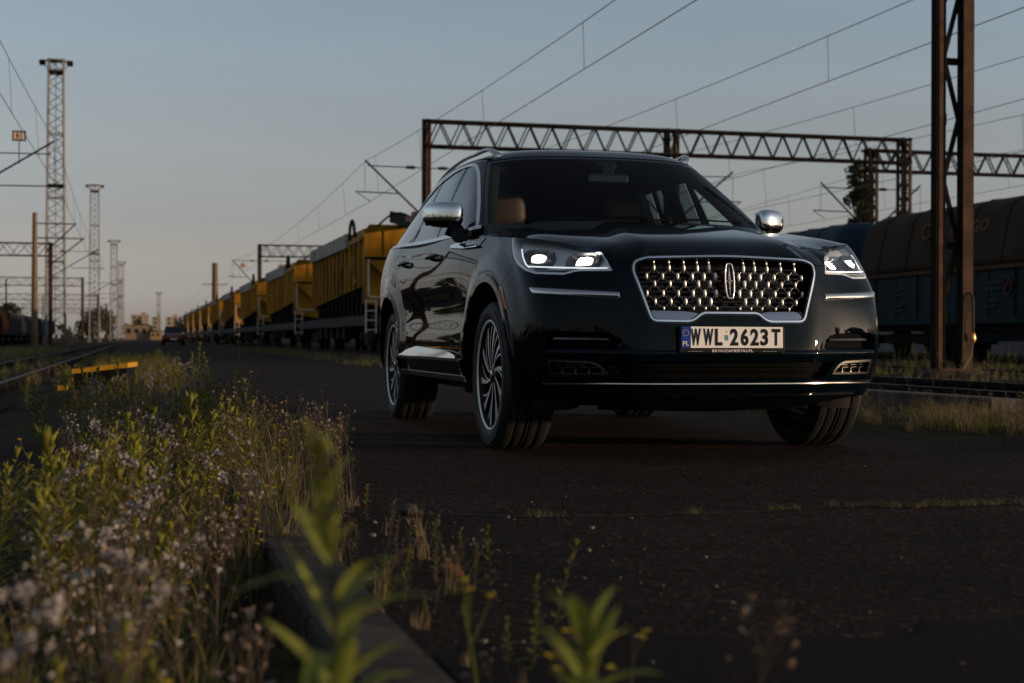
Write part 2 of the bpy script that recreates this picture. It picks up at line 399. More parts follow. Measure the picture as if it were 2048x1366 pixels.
# ---------------------------------------------------------------- the car (car frame: +x forward, +y its left, z up; wheels touch z=0)
PAINT = mat('car_paint', (.0010, .0034, .0062), .5, 0, .0, coat=1.0); PAINT.node_tree.nodes['Principled BSDF'].inputs['Coat IOR'].default_value = 1.26
BLACKGLOSS = mat('gloss_black_trim', (.003, .003, .0035), .12, 0, .5)
BLACKMATT = mat('matt_black_plastic', (.006, .006, .007), .7, 0, .12, bump=.15, bscale=300); RECESS = mat('recess_black', (.002, .002, .002), .8, 0, .05); SATIN2 = mat('dim_satin_metal', (.30, .29, .28), .25, 1.0)
CHROME = mat('chrome', (.72, .73, .75), .05, 1.0)
SATIN = mat('satin_metal', (.62, .60, .57), .22, 1.0)
MACHINED = mat('machined_alloy', (.66, .63, .60), .42, .45)
DARKALLOY = mat('dark_alloy', (.018, .019, .021), .3, .3)
RUBBER = mat('tyre_rubber', (.011, .011, .012), .62, 0, .35, var=.4, vscale=25)
TREAD = mat('tyre_tread', (.013, .0125, .012), .8, 0, .25, var=.5, vscale=30, bump=.4, bscale=180)
GLASS = glass_mat('windscreen_glass', (.70, .77, .76), .24)
GLASSFRONT = glass_mat('front_door_glass', (.70, .78, .76), 1.05)
GLASSDARK = glass_mat('tinted_side_glass', (.16, .19, .20), 1.1)
LENS = glass_mat('headlamp_lens', (.92, .94, .95), .9)
LAMPSILVER = mat('lamp_reflector', (.70, .74, .78), .4, .25)
LAMPDARK = mat('lamp_bezel', (.02, .021, .024), .25, 0, .5)
LEATHER = mat('tan_leather', (.060, .0215, .009), .5, 0, .4, var=.25, vscale=14, bump=.2, bscale=120)
CABIN = mat('cabin_dark_trim', (.004, .004, .0045), .8, 0, .2)
HEADLINER = mat('headliner', (.02, .02, .021), .9)
LIT = mat('lit_headlamp_lens', (1, 1, 1), .2, emit=(1, .95, .84), estr=40)
LITDIM = mat('lit_inner_lens', (1, 1, 1), .2, emit=(1, .96, .90), estr=12)
LITEDGE = mat('lit_lens_edge', (.7, .7, .7), .15, emit=(1, .94, .84), estr=.9)
DRL = mat('running_light', (.8, .8, .8), .3, emit=(.95, .97, 1), estr=.42)
AMBER = mat('amber_reflector', (.35, .085, .02), .2, 0, .6)
PLATEWHITE = mat('plate_white', (.84, .82, .79), .45)
PLATEBLUE = mat('plate_blue', (.01, .045, .27), .4)
PLATEBLACK = mat('plate_black', (.01, .01, .01), .4)
PLATEYELLOW = mat('plate_star_yellow', (.75, .5, .05), .4)
STICKER = mat('plate_sticker', (.12, .30, .36), .4)
CAR = empty('parked_car', (2.762, 7.599, 0), R_(-90))
tag(CAR, 'black luxury SUV with lit headlights parked on the dark asphalt road', 'car')
M_ = lambda P: np.abs(P[:, 1])-P[:, 0]
GAP = .0022
# --- hood line on the body wrap, as z over m=|y|-x
HL_M = np.array([-.95, -.43, -.385, -.19, -.155, -.125, -.06, .116, .228, .449, .71, 1.18, 1.61, 1.66, 6.])
HL_Z = np.array([.986, .984, .940, .945, .967, .990, 1.009, 1.031, 1.051, 1.075, 1.094, 1.130, 1.147, 1.26, 1.26])
zh = lambda m: np.interp(m, HL_M, HL_Z)
below_hood = lambda P, uv: zh(M_(P))-GAP-P[:, 2]
arch = lambda P, uv: np.where(np.abs(P[:, 1]) > .80, np.minimum(np.hypot(P[:, 0], P[:, 2]-.40), np.hypot(P[:, 0]+3.025, P[:, 2]-.40))-.472, 1.)
HLP = [(.74, 1.14), (.70, 1.09), (.597, .985), (.52, .945), (.41, .912), (.306, .894), (.10, .888), (.035, .902), (-.003, .906), (-.222, .904), (-.19, .935), (-.155, .969), (-.125, .992), (-.06, 1.05), (.4, 1.12)]
hl_sdf = poly_sdf(HLP)
HLs = lambda P: hl_sdf(M_(P), P[:, 2])
GRP = rpoly([(0, .978), (.41, .966), (.462, .945), (.470, .90), (.392, .659), (.192, .657), (.140, .698), (-.140, .698), (-.192, .657), (-.392, .659), (-.470, .90), (-.462, .945), (-.41, .966)], [.1, .05, .03, .06, .03, .03, .02, .02, .03, .03, .06, .03, .05])
gr_sdf = poly_sdf(GRP)
GRs = lambda P: np.where(P[:, 0] > .3, gr_sdf(P[:, 1], P[:, 2]), -1.)
POCKET = poly_sdf(rpoly([(.178, .532), (.172, .600), (.10, .614), (-.22, .606), (-.33, .570), (-.26, .530)], [.008, .03, .03, .02, .02, .01]))
PKs = lambda P: POCKET(M_(P), P[:, 2])
FOG = poly_sdf(rpoly([(.158, .404), (.158, .476), (-.12, .468), (-.18, .448), (-.232, .404)], [.008, .008, .03, .03, .012]))
FGs = lambda P: FOG(M_(P), P[:, 2])
INTAKE = poly_sdf([(-.605, .470), (-.515, .382), (.515, .382), (.605, .470)])
INs = lambda P: np.where(P[:, 0] > .3, INTAKE(P[:, 1], P[:, 2]), -1.)
seam_m = lambda z: np.interp(z, [.30, .70, .833, .933, 1.1], [.86, .80, .713, .585, .585])
zlow = lambda P: .237+.05*sstep(M_(P), -.5, .25)
tf = lambda m, z: t_at(m, z)
TB = tf(.95, .6)                       # bumper reaches behind the front arch edge
bumper_clips = [lambda P, uv: P[:, 2]-zlow(P), below_hood, arch, lambda P, uv: seam_m(P[:, 2])-GAP-M_(P), lambda P, uv: -HLs(P)-.003,
                lambda P, uv: -GRs(P)+.002, lambda P, uv: -PKs(P), lambda P, uv: -FGs(P), lambda P, uv: -INs(P)]
def grid(a, b, d): return np.linspace(a, b, max(3, int(abs(b-a)/d)))
mb = MB(); patch(mb, BODY, grid(-TB, TB, .0075), grid(.215, 1.02, .0075), bumper_clips, PAINT, flange=.03)
BUMPER = mb.build('front_bumper', CAR)
def mirror_sides(fn):
    for sg in (1, -1): fn(sg)
def rng(a, b, sg, d): return grid(a, b, d) if sg > 0 else grid(-b, -a, d)
# recesses behind the openings of the bumper
mb = MB()
patch(mb, BODY, grid(-TB, TB, .02), grid(.36, .64, .012), [lambda P, uv: np.maximum(np.maximum(PKs(P), FGs(P)), INs(P))+.02, lambda P, uv: .40-M_(P)], RECESS, off=-.05)
mb.build('bumper_recess', CAR)
mb = MB()
patch(mb, BODY, grid(-.7, .7, .02), grid(.30, .48, .012), [lambda P, uv: P[:, 2]-.352, lambda P, uv: .372-P[:, 2], lambda P, uv: .62-np.abs(P[:, 1])], BLACKGLOSS, off=-.0)
for z0, z1, ofs in ((.413, .419, -.03), (.436, .440, -.035)):
    patch(mb, BODY, grid(-.68, .68, .02), grid(z0, z1, .003), [lambda P, uv: INs(P)], BLACKGLOSS, off=ofs, flange=.02)
mb.build('intake_bar', CAR)
mb = MB()
mlim = lambda P, uv: .215-M_(P)
patch(mb, BODY, grid(-TB, TB, .012), grid(.3595, .3725, .004), [mlim], PAINT, off=.014, flange=.016)
patch(mb, BODY, grid(-TB, TB, .012), grid(.364, .370, .002), [mlim], SATIN, off=lambda P: .0155+.0028*np.clip((.370-P[:, 2])/.006, 0, 1), flange=.004)
patch(mb, BODY, grid(-TB, TB, .012), grid(.300, .309, .004), [lambda P, uv: .12-M_(P)], BLACKGLOSS, off=.012, flange=.014)
mb.build('bumper_lip', CAR)
# bumper bar over the full width with parking sensors
mb = MB()
patch(mb, BODY, grid(-TB, TB, .012), grid(.484, .524, .005), [lambda P, uv: .165-M_(P)], PAINT, off=lambda P: .010*sstep(np.abs(P[:, 2]-.504), .021, .008)+.0005)
for y in (-.66, -.30, .30, .66):
    th = np.linspace(0, 2*math.pi, 20)[:-1]; m0 = abs(y)
mb.build('bumper_bar', CAR)
STRIPM = mat('strip_chrome', (.55, .54, .53), .12, 1.0)
def strip(sg):
    s_ = poly_sdf([(.325, .8225), (-.286, .797), (-.293, .773), (.288, .797)])
    mb = MB(); T = rng(tf(-.31, .79), tf(.36, .8), sg, .006)
    patch(mb, BODY, T, grid(.762, .832, .003), [lambda P, uv: s_(M_(P), P[:, 2])+.006], BLACKGLOSS, off=.002, flange=.006)
    patch(mb, BODY, T, grid(.765, .828, .002), [lambda P, uv: s_(M_(P), P[:, 2])], STRIPM, off=lambda P: .004+.45*np.clip(s_(M_(P), P[:, 2]), 0, .010)-18.*np.clip(s_(M_(P), P[:, 2]), 0, .010)**2, flange=.006)
    o = mb.build('bumper_trim_strip', CAR)
    mb = MB(); T2 = rng(tf(-.23, .577), tf(.12, .577), sg, .006)
    patch(mb, BODY, T2, grid(.573, .580, .002), [], SATIN, off=lambda P: -.026+.006*np.clip((.580-P[:, 2])/.007, 0, 1), flange=.02)
    mb.build('pocket_trim', CAR)
    # fog lamp: chrome ring, four modules with fins
    mb = MB(); T3 = rng(tf(-.25, .44), tf(.18, .44), sg, .0035)
    patch(mb, BODY, T3, grid(.395, .485, .0025), [lambda P, uv: .0055-np.abs(FGs(P)-.0045)], SATIN2, off=.003, flange=.012)
    for k in range(4):
        a = .135-k*.085
        patch(mb, BODY, rng(tf(a-.052, .44), tf(a, .44), sg, .01), grid(.434, .4375, .003), [], SATIN2, off=-.02, flange=.01)
        patch(mb, BODY, rng(tf(a-.052, .44), tf(a, .44), sg, .01), grid(.446, .449, .003), [], SATIN2, off=-.025, flange=.01)
        patch(mb, BODY, rng(tf(a-.072, .44), tf(a-.062, .44), sg, .01), grid(.409, .436, .01), [], SATIN2, off=-.012, flange=.02)
    mb.build('fog_lamp', CAR)
    # lower air deflector in front of the wheel
    mb = MB(); V = []; F = []
    for i, (m0, m1) in enumerate(((.42, .215), (.36, .19), (.28, .17), (.2, .14), (.14, .12))):
        pass
    q = [(.43, .86), (.50, .84), (.53, .78), (.53, .70), (.52, .64)]
    for i, (x, y) in enumerate(q): V += [(x, sg*y, .30), (x-.015, sg*y, .222+.02*(i == 0)+.015*(i == 4))]
    F = [(2*i, 2*i+1, 2*i+3, 2*i+2) if sg > 0 else (2*i, 2*i+2, 2*i+3, 2*i+1) for i in range(4)]
    mb.add(V, F, BLACKMATT); mb.add(np.array(V)-[.006, 0, 0], [f[::-1] for f in F], BLACKMATT); mb.build('wheel_deflector', CAR)
mirror_sides(strip)
# --- side panels
xF = lambda z: np.interp(z, [.44, .51, .74, .82, 1.02, 1.084, 1.16], [-.60, -.61, -.670, -.664, -.632, -.632, -.665])
xB = lambda z: np.interp(z, [.44, 1.25], [-1.80, -1.77])
xR = lambda P: np.where(P[:, 2] > .92, -2.76-.10*sstep(P[:, 2], .92, 1.25), -3.025+np.sqrt(np.maximum(.66**2-(P[:, 2]-.40)**2, .01)))
xR2 = lambda P: np.maximum(np.where(P[:, 2] > .98, -2.74-.10*sstep(P[:, 2], .98, 1.25), -9), np.where(P[:, 2] <= .98, -3.025+np.sqrt(np.maximum(.645**2-(P[:, 2]-.40)**2, .02)), -9))
belt = lambda P: np.interp(-P[:, 0], [.6, .75, 1.3, 2.0, 2.7, 3.3, 3.9], [1.188, 1.192, 1.193, 1.203, 1.226, 1.244, 1.256])
_TX = np.linspace(0, float(BODY.t[-5]), 1500); _XX = {}
def tx_(x, z=.7): # t where x on the side
    k = round(z, 2)
    if k not in _XX: _XX[k] = BODY(_TX, np.full(1500, k))[:, 0]
    m = _XX[k]; return float(np.interp(-x, -m, _TX))
ZS = grid(.30, 1.262, .009)
def side(sg):
    mb = MB(); patch(mb, BODY, rng(tf(.4, .9), tx_(-.8), sg, .0075), grid(.30, 1.25, .0075),
        [lambda P, uv: M_(P)-seam_m(P[:, 2])-GAP, below_hood, arch, lambda P, uv: P[:, 0]-xF(P[:, 2])-GAP, lambda P, uv: -HLs(P)-.003, lambda P, uv: P[:, 2]-.34], PAINT, flange=.025)
    mb.build('front_fender', CAR)
    dz = lambda P, uv: P[:, 2]-.463
    bt = lambda P, uv: belt(P)-P[:, 2]
    mb = MB(); patch(mb, BODY, rng(tx_(-.55), tx_(-1.85), sg, .009), ZS, [dz, bt, arch, lambda P, uv: xF(P[:, 2])-GAP-P[:, 0], lambda P, uv: P[:, 0]-xB(P[:, 2])-GAP], PAINT, flange=.02)
    fd = mb.build('front_door', CAR)
    mb = MB(); patch(mb, BODY, rng(tx_(-1.7), tx_(-3.0), sg, .009), ZS, [dz, bt, arch, lambda P, uv: xB(P[:, 2])-GAP-P[:, 0], lambda P, uv: P[:, 0]-xR2(P)-GAP], PAINT, flange=.02)
    rd = mb.build('rear_door', CAR)
    mb = MB(); patch(mb, BODY, rng(tx_(-2.2), float(BODY.t[-1]), sg, .012), grid(.30, 1.262, .012), [bt, arch, lambda P, uv: xR2(P)-GAP-P[:, 0], lambda P, uv: P[:, 2]-.33], PAINT, flange=.02)
    mb.build('rear_quarter', CAR)
    # rocker with chrome edge, lower chrome trim on the doors
    mb = MB(); TR = rng(tx_(-.36), tx_(-2.53), sg, .02)
    patch(mb, BODY, TR, grid(.345, .458, .006), [arch], PAINT, off=lambda P: .012+.010*sstep(P[:, 2], .38, .45), flange=.03)
    patch(mb, BODY, TR, grid(.452, .461, .003), [arch], SATIN, off=.024, flange=.02)
    patch(mb, BODY, TR, grid(.338, .368, .004), [arch], SATIN, off=lambda P: .016+.05*(P[:, 2]-.338), flange=.012)
    mb.build('rocker_panel', CAR)
    CP = poly_sdf(rpoly([(-.655, .468), (-2.47, .468), (-2.30, .501), (-1.95, .527), (-.92, .504), (-.70, .484)], [.004, .01, .03, .06, .08, .03]))
    mb = MB(); patch(mb, BODY, rng(tx_(-.6), tx_(-2.5), sg, .008), grid(.466, .542, .004), [lambda P, uv: CP(P[:, 0], P[:, 2])], CHROME, off=lambda P: .003+.030*np.clip((.537-P[:, 2])/.07, 0, 1), flange=.01)
    mb.build('door_trim', CAR)
    # door handles
    for dpar, x0, x1, z0 in ((fd, -1.28, -1.64, 1.078), (rd, -2.31, -2.66, 1.082)):
        mb = MB(); n = 14; V = []; m = 10
        for i in range(n+1):
            u = i/n; x = x0+(x1-x0)*u; y = abs(BODY(np.array([tx_(x, z0)]), np.array([z0]))[0, 1])
            e = math.sin(math.pi*min(max(u, .02), .98))**.35
            oo = .006+.034*math.sin(math.pi*u)**.5
            for j in range(m):
                a = 2*math.pi*j/m; V.append((x, sg*(y+oo+.013*e*math.cos(a)), z0+.021*e*math.sin(a)*(1 if math.sin(a) > 0 else .8)))
        F = [(i*m+j, (i+1)*m+j, (i+1)*m+(j+1) % m, i*m+(j+1) % m) for i in range(n) for j in range(m)]
        if sg < 0: F = [f[::-1] for f in F]
        mb.add(V, F, PAINT)
        # dark finger cup under the handle
        mb.build('door_handle', CAR).parent = dpar
    # fender vent: dark grille and chrome spear
    vt = poly_sdf(rpoly([(-.235, 1.119), (-.62, 1.128), (-.62, 1.088), (-.32, 1.079)], .004))
    mb = MB(); TV = rng(tx_(-.2), tx_(-1.05), sg, .006)
    patch(mb, BODY, TV, grid(1.07, 1.14, .003), [lambda P, uv: vt(P[:, 0], P[:, 2])], BLACKGLOSS, off=.004, flange=.006)
    sp = poly_sdf(rpoly([(-.30, 1.082), (-.33, 1.072), (-.62, 1.079), (-.985, 1.105), (-1.0, 1.122), (-.80, 1.127), (-.635, 1.124), (-.625, 1.096)], .004))
    patch(mb, BODY, TV, grid(1.065, 1.135, .0025), [lambda P, uv: sp(P[:, 0], P[:, 2])], CHROME, off=lambda P: .005+.012*np.clip((1.115-P[:, 2])/.035, 0, 1), flange=.008)
    for k, (x0, sl) in enumerate(((-.335, .02), (-.385, -.012), (-.425, .0), (-.46, .012), (-.51, -.012), (-.545, .015))):
        patch(mb, BODY, rng(tx_(x0, 1.1), tx_(x0-.013, 1.1), sg, .01), grid(1.094, 1.120, .01), [], SATIN, off=.0065, flange=.003)
    mb.build('fender_vent', CAR)
    # amber side marker
    mk = poly_sdf(rpoly([(.268, .838), (.312, .838), (.425, .722), (.400, .722)], .004))
    mb = MB(); patch(mb, BODY, rng(tf(.4, .8), tf(.8, .8), sg, .004), grid(.71, .85, .003), [lambda P, uv: mk(P[:, 0], P[:, 2])], AMBER, off=.003, flange=.004); mb.build('side_marker', CAR)
mirror_sides(side)
# --- hood: edge on the body wrap, crowned towards the middle
HT = tf(1.60, 1.14)
zcen = lambda x: spl([-.75, -.45, 0, .3, .6, .8, .9], [1.262, 1.243, 1.190, 1.145, 1.092, 1.050, 1.02], x)
class Hood:
    def __call__(s, t, w):
        m_t = np.abs(t); q = np.linspace(0, HT+.02, 240)
        if not hasattr(s, 'tab'):
            lo, hi = np.full(240, .9), np.full(240, 1.2)
            for _ in range(30):
                z = .5*(lo+hi); ok = z < zh(M_(BODY(q, z)))+.001; lo = np.where(ok, z, lo); hi = np.where(ok, hi, z)
            E0 = BODY(q, lo)
            s.tab = np.array(E0)
        E = np.stack([np.interp(m_t, q, s.tab[:, i]) for i in range(3)], 1)
        sx = np.minimum(.16, E[:, 0]+.26); sx = np.where(E[:, 0] < -.1, np.maximum(sx, -.44+0*sx), sx)
        sx = np.clip(E[:, 0]+.26, -.44, .16)
        x = E[:, 0]*(1-w)+sx*w; y = E[:, 1]*(1-w)
        dome = sstep(np.abs(y), .50-.16*np.clip((.5-x)/.9, 0, 1), .36-.16*np.clip((.5-x)/.9, 0, 1))
        V = .016+.014*np.clip((.75-x)/1.1, 0, 1)
        zt = zcen(x)-V*(1-dome)-.030*(np.abs(y)/.9)**2-.022*sstep(-x, .1, .7)*(np.abs(y)/.9)**2
        zt = zt+.012*np.exp(-((np.abs(y)-.80)/.12)**2)*sstep(-x, -.6, -.2)
        D = np.hypot(E[:, 0]-sx, E[:, 1]); k = np.maximum(D/.075, 3.)
        h = 1-(1-np.clip(w, 0, 1))**k
        return np.stack([x, y*np.sign(t+1e-12), E[:, 2]+(zt-E[:, 2])*h], 1)
    def normal(s, t, w, e=1.5e-3):
        du = s(t+e, w)-s(t-e, w); dv = s(t, np.minimum(w+e, 1))-s(t, np.maximum(w-e, 0)); n = np.cross(du, dv)
        n /= np.maximum(np.linalg.norm(n, axis=1), 1e-12)[:, None]; n[n[:, 2] < 0] *= -1; return n
HOOD = Hood()
mb = MB(); wl = np.concatenate([np.linspace(0, .25, 34), np.linspace(.25, .995, 40)[1:]])
patch(mb, HOOD, grid(-HT, HT, .011), wl, [], PAINT, flange=.02)
mb.build('hood', CAR)
# --- headlights
def headlight(sg):
    root = empty('headlight', parent=CAR)
    T = rng(tf(-.26, .95), tf(.76, 1.0), sg, .006); inner = lambda P, uv: HLs(P)-.004
    mb = MB(); patch(mb, BODY, T, grid(.878, 1.10, .006), [inner, below_hood], LENS, off=.001); mb.build('lamp_lens', root)
    mb = MB(); patch(mb, BODY, T, grid(.87, 1.11, .008), [lambda P, uv: HLs(P)+.01, lambda P, uv: P[:, 2]-.917], LAMPSILVER, off=-.055)
    patch(mb, BODY, T, grid(.87, .93, .008), [lambda P, uv: HLs(P)+.01, lambda P, uv: .919-P[:, 2]], LAMPDARK, off=-.03)
    patch(mb, BODY, T, grid(.87, 1.11, .006), [lambda P, uv: HLs(P)+.001, below_hood, lambda P, uv: .010-HLs(P)], LAMPSILVER, off=-.003, flange=.05)
    # shelf under the projectors, pyramids below it
    patch(mb, BODY, rng(tf(-.20, .92), tf(.52, .92), sg, .01), grid(.915, .936, .006), [inner], LAMPSILVER, off=lambda P: -.05+.045*np.clip((.936-P[:, 2])/.02, 0, 1), flange=.01)
    for k in range(5):
        m0 = .34-k*.062
        for dm, zz in ((0, .9),):
            a = BODY(np.array([tf(m0, .905), tf(m0-.05, .905), tf(m0-.025, .893)]), np.array([.911, .911, .893])); n = BODY.normal(np.array([tf(m0, .905)]), np.array([.9]))[0]
            V = np.concatenate([a-n*.026, [a.mean(0)-n*.012]]); V[:, 1] *= sg
            F = [(0, 3, 1), (1, 3, 2), (2, 3, 0)]
            mb.add(V, F if sg < 0 else [f[::-1] for f in F], LAMPSILVER, flat=True)
    mb.build('lamp_housing', root)
    for m0, m1, z0, z1, off, lm, lm0, lm1, lz0, lz1 in ((.24, .50, .948, 1.030, -.03, LITDIM, .30, .425, .970, 1.013), (-.10, .14, .936, 1.008, -.025, LIT, -.045, .075, .946, .994)):
        cm, cz, hm, hz = (m0+m1)/2, (z0+z1)/2, (m1-m0)/2, (z1-z0)/2
        # bezel ring between the shell and the projector: outline polygons lofted inwards
        def ring(cm, cz, hm, hz, off, n=40, pw=3.2, lean=.0):
            out = []
            for i in range(n):
                a = 2*math.pi*i/n; c, s_ = math.cos(a), math.sin(a)
                mm = cm+hm*math.copysign(abs(c)**(2/pw), c); zz = cz+hz*math.copysign(abs(s_)**(2/pw), s_)
                t = tf(mm, zz); p = BODY(np.array([t]), np.array([zz]))[0]-BODY.normal(np.array([t]), np.array([zz]))[0]*off
                out.append((p[0], sg*p[1], p[2]))
            return out
        r0 = ring(cm, cz, hm, hz, .022); r1 = ring(cm, cz, hm*.96, hz*.94, .016); lm_c, lz_c, lh, lz = (lm0+lm1)/2, (lz0+lz1)/2, (lm1-lm0)/2, (lz1-lz0)/2
        r2 = ring(lm_c, lz_c, lh*1.16, lz*1.12, .040); r3 = ring(lm_c, lz_c, lh, lz, .036); r4 = ring(lm_c, lz_c, lh*.80, lz*.78, .028); r5 = [tuple(np.mean(ring(lm_c, lz_c, lh*.2, lz*.2, .024), 0))]*40
        def loft(mb, rs, m):
            n = 40; V = [p for r in rs for p in r]
            F = [(i*n+j, i*n+(j+1) % n, (i+1)*n+(j+1) % n, (i+1)*n+j) for i in range(len(rs)-1) for j in range(n)]
            if sg < 0: F = [f[::-1] for f in F]
            mb.add(V, [f[::-1] for f in F], m)
        mb = MB(); r00 = ring(cm, cz, hm, hz, .06); loft(mb, [r00, r0], LAMPDARK); loft(mb, [r0, r1], LAMPDARK); loft(mb, [r1, r2], LAMPDARK); loft(mb, [r2, r3], SATIN); loft(mb, [r3, r4], LITEDGE); loft(mb, [r4, r5], lm)
        mb.build('projector', root)
    mb = MB()
    def ribbon(mz, w, off):
        n = 24; pts = []
        for i in range(n+1):
            u = i/n*(len(mz)-1); k = min(int(u), len(mz)-2); fr = u-k
            mm = mz[k][0]*(1-fr)+mz[k+1][0]*fr; zz = mz[k][1]*(1-fr)+mz[k+1][1]*fr; t = tf(mm, zz)
            p = BODY(np.array([t]), np.array([zz]))[0]-BODY.normal(np.array([t]), np.array([zz]))[0]*off
            pts.append((p[0], sg*p[1], p[2]))
        mb.tube(pts, w, DRL, 6)
    ribbon([(.53, 1.03), (.49, .985), (.44, .948), (.40, .935)], .0035, .016)
    ribbon([(.40, .9345), (.1, .9255), (-.205, .918)], .0042, .008)
    mb.build('running_light', root)
mirror_sides(headlight)
# --- grille
GR = empty('grille', parent=CAR)
mb = MB(); TG = grid(-.50, .50, .006)
patch(mb, BODY, TG, grid(.64, .99, .005), [lambda P, uv: .0042-np.abs(GRs(P)-.0035)], CHROME, off=.012, flange=.03)
mb.build('grille_frame', GR)
mb = MB()
patch(mb, BODY, grid(-.5, .5, .02), grid(.64, .995, .02), [lambda P, uv: GRs(P)+.03], BLACKMATT, off=-.075)
for k in range(9): patch(mb, BODY, grid(-.47, .47, .02), grid(.735+k*.024, .741+k*.024, .003), [lambda P, uv: GRs(P)-.012], BLACKGLOSS, off=-.055, flange=.015)
patch(mb, BODY, TG, grid(.64, .995, .005), [lambda P, uv: .011-np.abs(GRs(P)-.002)], BLACKGLOSS, off=.006, flange=.08)
mb.build('grille_backing', GR)
for sg in (1, -1):
    mb = MB(); bl = poly_sdf(rpoly([(sg*.41, .716), (sg*.205, .710), (sg*.158, .700), (sg*.196, .666), (sg*.396, .668)], [.004, .02, .006, .012, .01]))
    patch(mb, BODY, grid(-.44, .44, .005), grid(.655, .722, .003), [lambda P, uv: bl(P[:, 1], P[:, 2]), lambda P, uv: GRs(P)-.004], CHROME, off=lambda P: -.022+.030*np.clip((.716-P[:, 2])/.05, 0, 1)**.8, flange=.01); mb.build('grille_blade', GR)
mbt = MB(); mbw = MB(); nodes = {}; TABM = mat('grille_tab_satin', (.62, .585, .55), .32, .8); WIREM = mat('grille_wire', (.32, .31, .30), .3, .9)
colA = [.060, .119, .178, .251, .325, .405]; colB = [.0, .090, .149, .216, .289, .366]
rows = [(.950, 'B', 0), (.921, 'A2', 1), (.879, 'A', 1), (.843, 'A2', 1), (.797, 'A', 1), (.757, 'A2', 1), (.725, 'A', 0)]
us = np.linspace(0, math.pi, 9); vs2 = np.linspace(0, 2*math.pi, 13)[:-1]
for r, (z, ty, big) in enumerate(rows):
    ys = colA if ty == 'A' else colB[1:]
    for y in [-a for a in ys[::-1]]+list(ys):
        P = BODY(np.array([y]), np.array([z]))[0]; 
        if gr_sdf(np.array([P[1]]), np.array([z]))[0] < .012: continue
        n = BODY.normal(np.array([y]), np.array([z]))[0]; c = P-n*.018; nodes.setdefault(r, []).append((y, c))
        k = 1-.30*abs(y)/.42; hz, hy = (.0240*k, .0092*k) if big else (.010, .006)
        if big: mbt_V = [c+np.array([0, hy*math.sin(a)*math.cos(b), hz*math.cos(a)])+n*(.0055*math.sin(a)*math.sin(b)) for a in us for b in vs2]
        else: mbt_V = [c+np.array([0, hy*math.sin(a)*math.cos(b), hz*math.cos(a)])+n*(.004*math.sin(a)*math.sin(b)) for a in us for b in vs2]
        F = [(i*12+j, (i+1)*12+j, (i+1)*12+(j+1) % 12, i*12+(j+1) % 12) for i in range(8) for j in range(12)]
        mbt = MB(); mbt.add(mbt_V, F, TABM); mbt.build('grille_tab', GR)
for r in range(len(rows)-1):
    for y, c in nodes.get(r, []):
        for y2, c2 in nodes.get(r+1, []):
            if abs(y-y2) < .055 and abs(y-y2) > .01: mbw.bar(c-[.006, 0, 0], c2-[.006, 0, 0], .0032, WIREM, n=5)
mbw.build('grille_mesh', GR)
# emblem: bowed frame and four-pointed cross
EMB = mat('emblem_metal', (.85, .84, .83), .25, .7); mb = MB(); ez = .856; ex = float(BODY(np.array([0.]), np.array([ez]))[0, 0])+.012
tilt = lambda z: ex+(.0)-(z-ez)*.13
out = [(-.0125, .083), (.0125, .083), (.0205, .05), (.0225, 0), (.0205, -.05), (.0125, -.083), (-.0125, -.083), (-.0205, -.05), (-.0225, 0), (-.0205, .05)]
mb.tube([(tilt(ez+q), p, ez+q) for p, q in rpoly(out, .006, 3)], .0036, EMB, 8, closed=True)
PURPLE = mat('emblem_inlay', (.03, .026, .055), .25, .6)
V = [(tilt(ez+q)-.006, p, ez+q) for p, q in out]; mb.add(V, [tuple(range(10)), tuple(range(10))[::-1]], PURPLE, flat=True)
for a, b in (((0, .080), .0058), ((.0215, 0), .0075)):
    L = np.array(a); n = np.array([-a[1], a[0]]); n = n/np.linalg.norm(n)*b
    q = [L, n, -L, -n]; V = [(tilt(ez+d[1])+.001, d[0], ez+d[1]) for d in q]+[(ex+.010, 0, ez)]
    F = [(i, (i+1) % 4, 4) for i in range(4)]
    mb.add(V, F, EMB, flat=True); mb.add(V, [f[::-1] for f in F], EMB, flat=True)
mb.build('emblem', GR)
# --- number plate
def letters(mb, txt, m, x, y0, y1, z0, z1, bold=0., R=None, depth=.002):
    """one character (or word) scaled into a rectangle of the y-z plane facing +x (car frame); R maps (right, up, out) to axes"""
    cu = bpy.data.curves.new('t', 'FONT'); cu.body = txt; cu.offset = bold; cu.extrude = .002; cu.resolution_u = 3
    ob = bpy.data.objects.new('t', cu); COL.objects.link(ob); dg = bpy.context.evaluated_depsgraph_get()
    me = bpy.data.meshes.new_from_object(ob.evaluated_get(dg)); V = np.array([v.co for v in me.vertices]); F = [tuple(p.vertices) for p in me.polygons]
    bpy.data.objects.remove(ob); bpy.data.curves.remove(cu); bpy.data.meshes.remove(me)
    lo, hi = V.min(0), V.max(0); u = (V[:, 0]-lo[0])/(hi[0]-lo[0]); q = (V[:, 1]-lo[1])/(hi[1]-lo[1]); d = (V[:, 2]-lo[2])/max(hi[2]-lo[2], 1e-9)
    if R is None: W = np.stack([x+d*depth, y0+u*(y1-y0), z0+q*(z1-z0)], 1)
    else: W = np.array(R[0])+np.outer(u*(y1-y0)+y0, R[1])+np.outer(q*(z1-z0)+z0, R[2])+np.outer(d*depth+x, R[3])
    mb.add(W, F, m, flat=True)
PL = empty('number_plate', parent=CAR)
px_ = .934
mb = MB(); mb.box((px_-.010, 0, .575), (.016, .540, .130), PLATEBLACK, bev=.004); mb.box((px_-.03, 0, .575), (.03, .30, .10), PLATEBLACK)
letters(mb, 'BRYKIZAMERYKI.PL', PLATEWHITE, px_-.002, -.105, .105, .5145, .5265)
for y in (-.19, .19): mb.box((px_-.002, y, .518), (.002, .075, .004), SATIN, bev=.001)
mb.build('plate_holder', PL)
